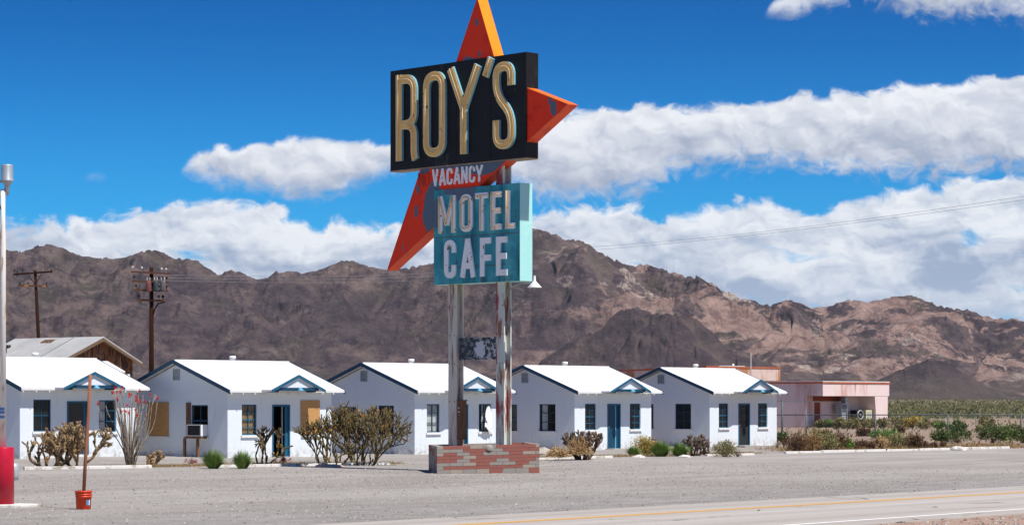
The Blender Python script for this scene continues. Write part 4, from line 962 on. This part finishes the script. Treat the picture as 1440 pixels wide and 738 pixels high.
    c=MB(); c.box(.2,9.8,.22,1.6,2.55,2.65); c.box(.2,9.6,1.86,13.8,3.35,3.45); c.build('roof',MT['dark'],t)
    tr=MB(); tr.box(-.05,10.05,-.05,.25,3.502,3.64); tr.box(-.05,.25,.25,14.05,3.502,3.64); tr.box(9.75,10.05,.25,14.05,3.502,3.64); tr.build('roof_trim',rust,t)
    tw=MB(); tw.box(-.02,10.02,-.02,.23,3.642,3.70); tw.box(-.02,.22,.23,14.,3.642,3.70); tw.build('roof_flashing',MT['white'],t)
    dd=MB(); dd.box(1.2,2.08,1.65,1.72,0,2.0); do=dd.build('door',red,t); hh=MB(); hh.cyl((1.3,1.65,1.0),(1.3,1.58,1.0),.04); hh.build('handle',MT['metal'],do)
    wi=MB(); wi.box(1.2,2.08,1.68,1.72,2.55,3.28); wi.build('window',MT['dark'],t); bd=MB(); bd.box(1.0,5.4,1.5,1.598,2.08,2.52); bd.build('brown_band',red,t)
    # a closed ceiling so that the inside reads dark; things kept under the canopy
    pr=thing('old_pump','rusty dark pump machine with a round wheel under the pink canopy','machine',pos+CU*6.1+CN*(-.7),TH)
    a=MB(); a.box(-.5,.5,-.3,.3,.55,1.35); a.box(-.42,-.3,-.25,.25,0,.55); a.box(.3,.42,-.25,.25,0,.55); a.build('body',MT['black'],pr)
    a=MB(); a.path([(.42*math.cos(q),-.36,.95+.36*math.sin(q)) for q in [6.283*i/18 for i in range(19)]],.06,6); a.cyl((0,-.42,.95),(0,-.3,.95),.1); a.build('wheel',MT['metal'],pr)
    pr=thing('fuel_dispenser','cream framed vintage dispenser cabinet standing right of the pump machine','dispenser',pos+CU*7.35+CN*(-.5),TH)
    a=MB(); a.box(-.45,.45,-.2,.2,0.2,1.35); a.build('cabinet',pm('cream_paint',(.6,.55,.33)),pr); a=MB(); a.box(-.28,.28,-.215,-.202,.35,1.2); a.build('front_panel',pm('grey_panel',(.42,.46,.46),[((.2,.2,.2),8,.5,.6,(1,1,1))]),pr)
    pr=thing('cooler_unit','dark grey cooling unit stacked by the canopy wall left of the pump machine','cooling unit',pos+CU*4.6+CN*(-.9),TH)
    a=MB(); a.box(-.9,-.1,-.3,.3,1.2,1.9); a.box(-.2,.3,-.2,.2,1.3,2.45); a.box(-.8,-.2,-.25,.25,.5,1.18); a.box(-.7,-.6,-.2,.2,0,.5); a.box(.1,.2,-.15,.15,0,1.3); a.build('housing',MT['galv'],pr); a=MB()
    for i in range(6): a.box(-.85,-.15,-.32,-.302,1.25+i*.1,1.3+i*.1)
    a.build('grille',MT['black'],pr)
    # taller block behind
    pos=Vector((17.55,225,0)); t=thing('pink_hall','long taller stained pink hall with orange roof trim behind the last cabins','building',pos,TH)
    w=MB(); w.slab([(0,0,-.3),(0,10.8,-.3),(0,10.8,4.75),(0,0,5.08)],(.2,0,0)); w.box(.2,11.8,0,.2,3.95,5.08); w.box(.2,11.8,.9,1.1,-.3,3.95); w.slab([(11.6,.2,-.3),(11.6,10.8,-.3),(11.6,10.8,4.75),(11.6,.2,5.08)],(.2,0,0)); w.box(.2,11.6,10.6,10.8,-.3,4.75); w.build('wall',pink2,t,fixn=True)
    r=MB(); r.slab([(.2,.2,4.9),(11.6,.2,4.9),(11.6,10.6,4.6),(.2,10.6,4.6)],(0,0,.08)); r.build('roof',MT['dark'],t,fixn=True)
    tr=MB(); tr.box(-.05,11.85,-.05,.25,5.082,5.24); tr.slab([(-.05,.25,5.082),(-.05,10.85,4.76),(.25,10.85,4.76),(.25,.25,5.082)],(0,0,.15)); tr.build('roof_trim',rust,t,fixn=True)
    v=MB(); v.box(2.,6.,-.03,-.002,5.242,5.29); v.cyl((5.6,1,5.),(5.6,1,5.5),.1); v.build('roof_flashing',MT['white'],t)
    a=MB(); a.cyl((0,0,0),(0,0,6.25),.05,.03,8); a.cyl((-.2,0,6.0),(.2,0,6.0),.02,n=6); tag(a.build('antenna_mast',MT['metal'],None,((1056-720)*215/FOC,215,0)),'thin grey mast in front of the pink hall','mast')
def fence():
    Y=134.; k=Y/FOC; t=thing('wire_fence','long grey chain link fence crossing the desert right of the last cabin','fence',((1100-720)*k,Y,0))
    dm=pm('fence_steel',(.10,.125,.13),rough=.6,metal=.2); X0=(1100-720)*k
    px=[1134,1231,1333,1436,1540,1642]
    p=MB(); p.cyl((0,0,-.2),(0,0,2.2),.05); p.lathe([(.06,2.19),(.05,2.24),(0,2.27)],n=10); p.build('post',dm,t)
    for x in px:
        p=MB(); x=(x-720)*k-X0; p.cyl((x,0,-.2),(x,0,1.44),.042); p.build('post',dm,t)
    x1=(1642-720)*k-X0
    r=MB(); r.cyl((-1.5,0,1.42),(x1,0,1.42),.028,n=8); r.build('rail',dm,t)
    r=MB(); r.path([(-1.5,0,2.13),(0,0,2.15),(2.2,0,2.12)],.012,5); r.path([(-1.5,.0,.12),(x1,0,.12)],.004,4); r.build('wire',dm,t)
    w=MB(); s=.11; h=1.36; n=int((x1+1.4)/s)
    for i in range(n):
        for d in (1,-1):
            a=-1.4+i*s; b=a+d*h; 
            if b<-1.4 or b>x1: continue
            q=.0022; w.quad((a-q,.01*d,.05),(a+q,.01*d,.05),(b+q,.01*d,.05+h),(b-q,.01*d,.05+h))
    w.build('chain_link',dm,t)
    # scattered far posts
    g='thin posts of the far fence line'
    ys=[(1180+i*48) for i in range(9)]
    f=thing('wire_fence','faint far line of thin fence posts near the green scrub','fence',((1180-720)*230/FOC,230,0))
    for i,x in enumerate(ys):
        p=MB(); x=(x-1180)*230/FOC; p.cyl((x,0,-.2),(x,0,1.1),.02,n=6); p.build('post',dm,f)
    p=MB(); p.path([(0,0,1.15),((ys[-1]-1180)*230/FOC,0,1.15)],.008,4); p.build('wire',dm,f)

def plants():
    G=ground
    cholla('pale tan cholla cactus in front of the first cabin window',G(70,655,83.5),3.2,1.65,CH_T,21,7,7,.16,.036,0,1.62,2.2,spine=.045)
    cholla('upright tan cholla right of the bushy one by the first cabin door',G(110,655,83.7),2.2,1.8,CH_T,34,4,9,.17,.036,0,1.52,2.2,spine=.045)
    ocotillo(G(183,656,85))
    cholla('small tan cholla at the foot of the ocotillo',G(213,656,84.5),.95,.68,CH_T,23,4,4,.12,.04,0,2.0,1.6)
    bush('barrel_cactus','small dark red cactus clump on the gravel before the second cabin','cactus',G(268,652),.55,.2,LM['red'],31,260,.035)
    tuft('grass_tuft','left of two green grass tufts before the second cabin','grass tuft',G(300,658.5),.85,.72,LM['green'],41,1300)
    tuft('grass_tuft','right and smaller of two green grass tufts before the second cabin','grass tuft',G(341,658.5),.75,.68,LM['green'],42,1000)
    cholla('sparse olive cholla beside the open blue door',G(372,654),1.55,1.55,CH_G,44,5,6,.2,.026,16,1.75,1.3)
    bush('barrel_cactus','dark red cactus clump between the open blue door and the big cholla','cactus',G(396,653),.72,.32,LM['red'],32,320,.04)
    for i,(x,w_,h_,l) in enumerate(((466,3.6,2.3,'left half of the wide olive cholla thicket'),(512,3.6,3.2,'right half of the wide olive cholla thicket with yellow flowers'))):
        cholla(('wide leafless cholla at the left of the big thicket between two cabins','tallest cholla of the big thicket, dotted with yellow flowers')[i],G(x,655.5,85.5+i*.5),w_,h_,CH_G,51+i,(10,15)[i],(8,9)[i],(.20,.225)[i],.022,(8,30)[i],(1.5,1.56)[i],1.2)
    rock('flat pale pink stone under the big cholla thicket',G(462,656.5),.38,.13,pm('pink_stone',(.50,.34,.26),bump=(6,.6)),1)
    cholla('dark dry cholla left of the closed blue door',G(820,645,93.5),1.9,1.2,CH_D,61,11,5,.19,.034,0,1.8,1.3)
    tumbleweed('large straw coloured tumbleweed leaning on the dark cholla',G(815,646.5,93.0),1.15,.95,71); tumbleweed('smaller straw tumbleweed beside the brick planter',G(785,647.5,92.3),1.0,.62,72,480)
    bush('desert_shrub','round yellow shrub at the right corner of the fourth cabin','shrub',G(908,638,101),1.12,.86,LM['yellow'],81,5200,.042,upright=.6,clumps=40)
    tuft('grass_tuft','small green tuft left of the round yellow shrub','grass tuft',G(891,641),.7,.5,LM['green'],82,700)
    tuft('grass_tuft','bright green grass clump just right of the yellow shrub','grass tuft',G(929,641.5),1.0,.72,LM['green'],83,1500)
    tuft('grass_tuft','low bright green grass clump left of the brown twiggy cholla','grass tuft',G(956,641),.95,.62,LM['green'],84,1300)
    cholla('brown twiggy cholla at the near corner of the last cabin',G(978,640.5),1.1,.95,CH_D,85,9,5,.15,.026,0,1.8,1.2)
    bush('desert_shrub','olive shrub on the kerb in front of the last cabin','shrub',G(1020,642),.95,.7,LM['olive'],86,2600,.045,upright=1.,clumps=20)
    bush('desert_shrub','tiny brown shrub at the end of the middle kerb','shrub',G(1037,642),.35,.3,LM['brown'],87,260,.03)
    rock('white stone by the middle kerb under the yellow shrub',G(898,643),.2,.12,KM,3); rock('white stone on the kerb before the brown cholla',G(962,642.5),.18,.12,KM,4)
    rock('loose concrete block behind the right end of the brick planter',G(764,641),.3,.36,MT['metal'] if False else pm('block_tan',(.42,.37,.3)),5)
    tuft('grass_tuft','lime green grass clump behind the brick planter','grass tuft',G(621,640),.95,.45,LM['green'],88,700)
    tuft('flowering_tuft','little yellow flowering plant inside the brick planter','plant',Vector((.55,78.6,.66)),.3,.28,LM['yellow'],89,120)
    bush('desert_shrub','small shrub against the right corner of the last cabin','shrub',G(1093,630),.4,.4,LM['olive'],90,260,.03)
    # right hand bed: rows by eye, each with its own place
    R_=[(1117,636.5,1.0,.85,'brown','reddish brown shrub at the left end of the right bed'),(1137,636,1.1,.95,'orange','rust and olive shrub second from the left in the right bed'),(1158,635.5,1.2,.98,'olive','tall olive shrub third from the left in the right bed'),(1176,635,1.0,.85,'brown','dead brown shrub left of the small bright green one'),
        (1191,634,.5,.52,'green','small bright green shrub in the right bed'),(1215,633.5,1.1,.38,'brown','low dark dead shrub right of the small bright green one'),(1237,633,.7,.6,'straw','straw coloured dry shrub in the right bed'),(1262,632,1.4,.72,'olive','broad olive shrub in the middle of the right bed'),(1285,632.5,.6,.74,'brown','narrow upright brown shrub right of the broad olive one'),(1308,632,1.4,.34,'brown','low spreading dead shrub near the middle of the white kerb')]
    for i,(x,y,w_,h_,k,l) in enumerate(R_):
        y+=-1.6; bush('desert_shrub',l,'shrub',G(x,y),w_*1.1,h_*1.05,LM[k],100+i,2600,.055,group='dry shrubs in the kerbed bed at right',upright=.8,clumps=16)
    F_=[(1098,620,.8,.7,'dgreen','green shrub at the foot of the tall corner fence post'),(1245,619,2.0,.85,'green','wide green shrub at the fence left of the second dead shrub'),(1345,621,1.9,1.0,'dgreen','wide dark green bush at the third short fence post'),(1322,621,1.0,.8,'dgreen','dark green bush just left of the third short fence post'),(1396,622,1.7,1.35,'dgreen','largest dark green bush along the fence'),(1412,620,1.2,1.0,'green','fresh green bush right of the largest dark one'),(1438,622,1.3,1.1,'dgreen','green bush cut by the right picture edge'),(1382,609,1.0,.75,'olive','olive bush behind the fence left of the green bushes'),(1425,611,1.3,.9,'olive','dull olive bush behind the fence at far right')]
    F2=[(1155,600,1.5,.6,'olive','low olive bush by the pink side wall'),(1166,600,1.2,.7,'green','green bush by the pink building door'),(1186,602,1.9,1.05,'olive','round olive bush in front of the red brown door'),(1208,602,2.2,1.15,'olive','taller round olive bush under the canopy'),(1223,601,1.6,.9,'olive','olive bush before the cream dispenser'),(1252,601,2.6,1.15,'olive','wide olive bush at the right corner of the pink building'),(1283,601,1.9,1.1,'yellow','yellowish bush on open ground right of the pink building'),(1305,602,2.,.9,'olive','grey olive bush left of the far green row'),(1326,604,1.5,.7,'green','small green bush beyond the fence, left of a wider one'),(1347,606,1.9,.9,'dgreen','wider green bush beyond the fence'),(1385,602,1.5,1.1,'olive','pale olive bush beyond the fence near the far posts'),(1214,612,1.0,.5,'brown','small dead bush on bare soil under the pump machine'),(1262,608,1.1,.4,'brown','low brown scrub beyond the fence'),(1155,622,1.0,.9,'olive','olive bush just behind the fence left post')]
    for i,(x,y,w_,h_,k,l) in enumerate(F_+F2):
        bush('desert_shrub',l,'shrub',G(x,y),w_*.85,h_*.85,LM[k],200+i,1700,.085 if i<len(F_) else .12,group='desert shrubs around the fence',upright=.7,clumps=15)
    cholla('small pale cholla on the right kerb bed',G(1233,634),.8,.75,CH_T,131,4,4,.13,.03,0,1.8,1.2)
    rock('white painted stone on the right kerb',G(1347,632.5),.3,.2,KM,7)
    # dry grass fringe along the kerbs: uncountable
    rn=random.Random(9); o=MB()
    def fringe(a,b,n,hh,wd):
        for i in range(n):
            q=a.lerp(b,rn.random()); q=q+Vector((rn.gauss(0,wd),rn.gauss(0,wd)+wd*.9,0)); z=gh(q.x,q.y); hgt=hh*rn.uniform(.4,1.2); an=rn.random()*6.28; e=Vector((math.cos(an),math.sin(an),0))*.012; tp=q+Vector((rn.gauss(0,.05),rn.gauss(0,.05),z+hgt)); q.z=z-.01
            o.tri(q-e,q+e,tp,rn.choice((0,1,2,2)))
    fringe(G(110,658),G(300,655),2600,.10,.25); fringe(G(300,655),G(552,652),3000,.12,.3); fringe(G(760,644.5),G(1060,637.5),3200,.12,.3); fringe(G(1105,634),G(1425,629),4500,.16,.6); fringe(G(1105,632),G(1425,627),3500,.16,.9); fringe(G(0,711),G(55,712),260,.06,.12)
    tag(o.build('dry_grass',[LM['straw'][0],LM['olive'][1],LM['straw'][2]]),'sparse dry grass along the kerbs','grass',kind='stuff')
    # far creosote flat
    rn=np.random.RandomState(12); v=[];f=[];mi=[]
    def scrub(N,r0,r1,a0,a1,seed,h):
        rr=np.exp(rn.uniform(math.log(r0),math.log(r1),N)); aa=rn.uniform(a0,a1,N)
        for r,a in zip(rr,aa):
            x,y=r*math.sin(a),r*math.cos(a); s=h*(.45+1.1*rn.uniform()**2.5)*(1+ (r/2500.)*.6)
            m_=rn.randint(0,3)
            K=34 if r<700 else (12 if r<1500 else 5); q=.30 if r<700 else (.5 if r<1500 else .8)
            for k in range(K):
                an=rn.uniform(0,6.28); rad=s*.75*math.sqrt(rn.uniform()); cx=x+rad*math.cos(an*3); cy=y+rad*math.sin(an*3); z=s*rn.uniform(-.05,.8)*(1-.4*rad/s); w_=s*q*rn.uniform(.4,1.); n=len(v); t1=rn.uniform(-.5,.5)*w_; t2=rn.uniform(-.5,.5)*w_
                v.extend([(cx-w_*.5*math.cos(an),cy-w_*.5*math.sin(an),z+t1),(cx+w_*.5*math.cos(an),cy+w_*.5*math.sin(an),z+t2),(cx+rn.uniform(-.3,.3)*w_,cy,z+w_*.9)])
                f.append((n,n+1,n+2)); mi.append(rn.randint(0,3))
    scrub(5200,285,3600,R(6.5),R(14),1,.8); scrub(1500,300,3400,R(-15),R(6.5),2,1.1)
    me=bpy.data.meshes.new('creosote_flat'); me.from_pydata(v,[],f)
    for q in (leafm('creosote_a',(.17,.17,.075)),leafm('creosote_b',(.24,.225,.11)),leafm('creosote_c',(.09,.10,.05))): me.materials.append(q)
    me.polygons.foreach_set('material_index',mi); me.update(); ob=bpy.data.objects.new('creosote_scrub',me); C.objects.link(ob); tag(ob,'green creosote scrub covering the flat below the mountains','scrub',kind='stuff')
    # small dry tussocks on the soil between kerb and plain
    rn2=random.Random(15); o=MB()
    for i in range(900):
        y=rn2.uniform(118,262); x=y*math.tan(rn2.uniform(R(6.0),R(12.6))); s=rn2.uniform(.08,.3)
        for k in range(7):
            a=rn2.random()*6.28; e=Vector((math.cos(a),math.sin(a),0)); b_=Vector((x,y,-.06)); o.tri(b_-e*.03,b_+Vector((-e.y,e.x,0))*.06,b_+e*s*.8+Vector((0,0,s)),rn2.choice((0,1,2)))
    tag(o.build('desert_tussocks',[LM['olive'][2],LM['brown'][1],LM['olive'][1]]),'tiny dry tussocks on bare soil','tussocks',kind='stuff')

# ------------------------------------------------------------------ sky
def build_world():
    w=bpy.data.worlds.new('World'); sc.world=w; w.use_nodes=True; t=NT(w.node_tree); t.n.clear()
    out=t.new('ShaderNodeOutputWorld'); bg=t.new('ShaderNodeBackground'); t.l.new(bg.outputs[0],out.inputs[0])
    sky=t.new('ShaderNodeTexSky'); sky.sky_type='NISHITA'; sky.sun_disc=False; sky.sun_elevation=R(SUN_EL); sky.sun_rotation=R(180)-SUN_AZ
    sky.air_density=1.; sky.dust_density=.3; sky.ozone_density=2.
    co=t.new('ShaderNodeTexCoord').outputs['Generated']; S=t.sep(co)
    az=t.m('MULTIPLY',t.m('ARCTAN2',S[0],S[1]),57.2958); el=t.m('MULTIPLY',t.m('ARCSINE',S[2]),57.2958)
    # deep desert blue near the horizon
    tint=t.mix(t.ss(el,2.,10.),(.10,1.0,2.0),(.0,.40,1.06)); tint=t.mix(t.ss(el,11.,26.),tint,(.01,.43,1.02))
    col=t.mix(1.,sky.outputs[0],tint,'MULTIPLY')
    AZ0,AZ1,EM=-16.,16.,12.
    u=t.lin(az,AZ0,AZ1)
    def fc(pts):
        n=t.new('ShaderNodeFloatCurve'); t.put(n.inputs['Value'],u); cv=n.mapping.curves[0]
        P=sorted(((math.degrees(math.atan((x-720)/FOC))-AZ0)/(AZ1-AZ0), math.degrees(math.atan((HOR-y)/FOC))/EM) for x,y in pts)
        P=[(min(max(a,0),1),min(max(b,0),1)) for a,b in P]
        cv.points[0].location=P[0]; cv.points[1].location=P[-1]
        for q in P[1:-1]: cv.points.new(*q)
        n.mapping.update(); return t.m('MULTIPLY',n.outputs[0],EM)
    P=t.comb(az,t.m('MULTIPLY',el,1.25),0.)
    wn=t.new('ShaderNodeTexNoise'); t.put(wn.inputs['Vector'],P); wn.inputs['Scale'].default_value=.9; wn.inputs['Detail'].default_value=4
    warp=t.vm('MULTIPLY',t.vm('SUBTRACT',wn.outputs['Color'],(.5,.5,.5)),(1.3,.9,0)); Pw=t.vm('ADD',P,warp)
    nE=t.noise(Pw,1.25,9,.58); nE2=t.noise(t.mp(Pw,loc=(40,9,0)),2.6,9,.6)
    vo=t.new('ShaderNodeTexVoronoi',feature='SMOOTH_F1'); t.put(vo.inputs['Vector'],Pw); vo.inputs['Scale'].default_value=1.6; vo.inputs['Smoothness'].default_value=.5
    puff=t.m('SUBTRACT',.62,vo.outputs['Distance'])
    def nn(p): return t.noise(p,.8,3,.5)
    rel=t.m('SUBTRACT',nn(Pw),nn(t.vm('ADD',Pw,(.14,.30,0)))) # relief: lit from above right
    rel2=t.m('SUBTRACT',t.noise(Pw,2.6,5,.5),t.noise(t.vm('ADD',Pw,(.05,.11,0)),2.6,5,.5))
    soft=t.noise(t.mp(Pw,(.42,1.5,1),loc=(7,3,0)),.75,6,.55)
    cl=15.8
    def layer(col,top,bot,edge=.20,amp=1.0,bsoft=.5,grey=(.50,.55,.66),white=(.86,.875,.90),dens=1.,bamp=.9,streak=.7,lo=.10,hi=.80,bias=.06,hole=None):
        Tt=fc(top); B=fc(bot)
        e=t.m('ADD',t.m('MULTIPLY',t.m('SUBTRACT',nE,.5),amp*1.5),t.m('MULTIPLY',puff,amp*.42))
        dT=t.m('SUBTRACT',t.m('ADD',Tt,e),el)
        dB=t.m('SUBTRACT',el,t.m('ADD',B,t.m('MULTIPLY',t.m('SUBTRACT',nE2,.5),bamp*1.6)))
        mask=t.m('MULTIPLY',t.ss(dT,0.,edge),t.ss(dB,-bsoft*.3,bsoft)); mask=t.m('MULTIPLY',mask,dens)
        if hole: mask=t.m('MULTIPLY',mask,t.ss(t.m('ADD',t.noise(t.mp(Pw,(.5,1.4,1),loc=(21,5,0)),.7,7,.58),t.m('MULTIPLY',t.ss(dT,1.2,0.),.18)),hole[0],hole[1]))
        h=t.m('DIVIDE',t.m('SUBTRACT',el,B),t.m('MAXIMUM',t.m('SUBTRACT',Tt,B),.15))
        sh=t.m('ADD',t.ss(h,.05,1.,lo,hi),t.m('MULTIPLY',rel,2.0)); sh=t.m('ADD',sh,t.m('MULTIPLY',rel2,.7)); sh=t.m('ADD',sh,t.m('MULTIPLY',t.m('SUBTRACT',soft,.5),streak)); sh=t.m('ADD',sh,bias,clamp=True)
        c=t.mix(sh,grey,white)
        rim=t.ss(dT,.5,.02); c=t.mix(t.m('MULTIPLY',rim,.35),c,tuple(q*cl for q in (.93,.94,.95)))
        return t.mix(mask,col,c)
    def k(c): return tuple(x*cl for x in c)
    LK=dict(grey=k((.38,.43,.55)),white=k((.80,.82,.87)))
    def L(*a,**kw):
        kk=dict(LK); kk.update(kw); return layer(*a,**kk)
    N=-400
    # low bank right of the sign and behind the mountains
    col=L(col,[(-200,332),(0,318),(60,312),(130,308),(165,305),(190,296),(225,286),(300,283),(340,283),(400,294),(425,312),(450,330),(475,305),(500,318),(540,316),(600,325),(740,300),(790,288),(850,290),(880,286),(930,300),(990,292),(1060,276),(1110,286),(1190,292),(1240,272),(1300,262),(1440,256),(1600,262)],
          [(-200,440),(0,420),(720,430),(1440,470),(1600,470)],amp=.75,streak=2.6,lo=.28,hi=.72,edge=.26,hole=(.27,.43),grey=k((.34,.42,.57)),white=k((.80,.83,.88)))
    col=t.mix(t.m('MULTIPLY',t.ss(el,3.2,1.4),.35),col,k((.50,.60,.76)))
    # main streamer from the sign to the right edge
    col=L(col,[(-200,700),(640,420),(700,240),(760,165),(830,152),(900,150),(1000,148),(1080,139),(1200,132),(1300,122),(1400,112),(1440,110),(1600,112)],
          [(-200,700),(640,420),(700,265),(760,282),(860,282),(910,272),(950,250),(1010,240),(1100,240),(1200,252),(1300,256),(1440,250),(1600,250)],amp=.55,bsoft=.55)
    # cloud left of the sign
    col=L(col,[(-200,420),(215,290),(248,245),(290,212),(340,205),(410,197),(480,196),(560,200),(600,208),(640,300),(1600,420)],
          [(-200,120),(215,200),(248,240),(300,262),(360,270),(420,285),(470,278),(520,258),(560,242),(600,215),(640,200),(1600,120)],amp=.45,bamp=.5,bsoft=.45)
    # patches at the top right
    col=L(col,[(-200,120),(1150,70),(1190,42),(1215,4),(1240,-30),(1600,-60)],[(-200,60),(1150,10),(1190,4),(1215,10),(1240,12),(1290,30),(1360,36),(1400,32),(1440,42),(1600,50)],amp=.3,bamp=.7,bsoft=.45)
    col=L(col,[(-200,140),(1040,70),(1075,20),(1100,-4),(1180,-10),(1195,5),(1225,70),(1600,140)],[(-200,60),(1040,10),(1075,24),(1110,30),(1150,18),(1185,14),(1225,10),(1600,60)],amp=.25,bamp=.35,bsoft=.3,dens=.85)
    col=L(col,[(-200,320),(100,280),(122,247),(148,247),(170,280),(1600,320)],[(-200,230),(100,235),(122,257),(148,257),(170,235),(1600,230)],amp=.12,bamp=.15,bsoft=.3,dens=.35)
    # elsewhere in the sky: broken cloud, so that the place is lit as on such a day
    hi=t.ss(t.noise(t.mp(co,(1,1,2.5)),2.2,6,.55),.52,.66); hi=t.m('MULTIPLY',hi,t.ss(el,14.,24.)); col=t.mix(t.m('MULTIPLY',hi,.14),col,k((.75,.77,.8)))
    t.put(bg.inputs['Color'],col); bg.inputs['Strength'].default_value=.06
    w.cycles.sampling_method='MANUAL'; w.cycles.sample_map_resolution=1024

def lights_camera():
    l=bpy.data.lights.new('Sun','SUN'); l.energy=5.0; l.angle=R(.53); l.color=(1.,.955,.89)
    o=bpy.data.objects.new('Sun',l); C.objects.link(o)
    d=Vector((math.sin(SUN_AZ+0)*math.cos(R(SUN_EL)),-math.cos(SUN_AZ)*math.cos(R(SUN_EL)),math.sin(R(SUN_EL))))
    o.rotation_euler=d.to_track_quat('Z','Y').to_euler(); o.location=(30,-20,60)
    cd=bpy.data.cameras.new('Camera'); cam=bpy.data.objects.new('Camera',cd); C.objects.link(cam)
    cam.location=(0,0,EYE); cam.rotation_euler=(R(90),0,0); cd.sensor_width=36; cd.lens=36*FOC/1440; cd.shift_y=(HOR-369)/1440; cd.clip_end=30000; cd.clip_start=.5
    sc.camera=cam
    sc.render.engine='CYCLES'; v=sc.view_settings; v.view_transform='Standard'; v.look='None'; v.gamma=1; v.exposure=.22; v.use_curve_mapping=False
    sc.cycles.max_bounces=5; sc.cycles.transparent_max_bounces=12

def build_haze():
    m=bpy.data.materials.new('thin_haze'); m.use_nodes=True; t=NT(m.node_tree); t.n.clear()
    o=t.new('ShaderNodeOutputMaterial'); v=t.new('ShaderNodeVolumePrincipled'); v.inputs['Density'].default_value=HAZE; v.inputs['Color'].default_value=(.72,.84,1,1); v.inputs['Anisotropy'].default_value=.2
    t.l.new(v.outputs[0],o.inputs['Volume'])
    b=MB(); b.box(-12500,12500,-3200,14500,-6,700); tag(b.build('haze',m),'thin clear desert air fading the far range','haze',kind='stuff')
HAZE=1.3e-5
build_haze()
# ------------------------------------------------------------------ assemble
build_world(); lights_camera()
build_ground(); build_mountains()
CAB=[(1,(-18.09,91.5),'white cabin farthest left with a dark door and blue trim, seen past the ocotillo',.08,'dark'),(2,(-10.81,94.6),'white cabin with plywood boarded windows and an air conditioner on its side',0,'open'),
     (3,(-4.0,102.3),'white cabin behind the sign posts with a torn curtain in its window',0,'blue'),(4,(2.776,110.4),'white cabin with a closed blue door just right of the sign posts',0,'blue'),(5,(9.388,118.2),'white cabin farthest right with a dark glazed door',0,'glazed')]
for n,p,l,z,d in CAB: cabin(n,p,l,z,door=d)
build_sign(); brick_planter(); bucket_post(); light_pole(); utility_poles(); wires(); back_buildings(); fence(); plants()
kerb('white painted kerb in front of the first two cabins',[ground(33,660),ground(300,656.5),ground(548,653.2)],1); kerb('white painted kerb right of the brick planter',[ground(748,646),ground(860,643.3),ground(1060,639.5)],2); kerb('long white kerb of the bed at far right',[ground(1104,637.3),ground(1250,634),ground(1418,630.2)],3)
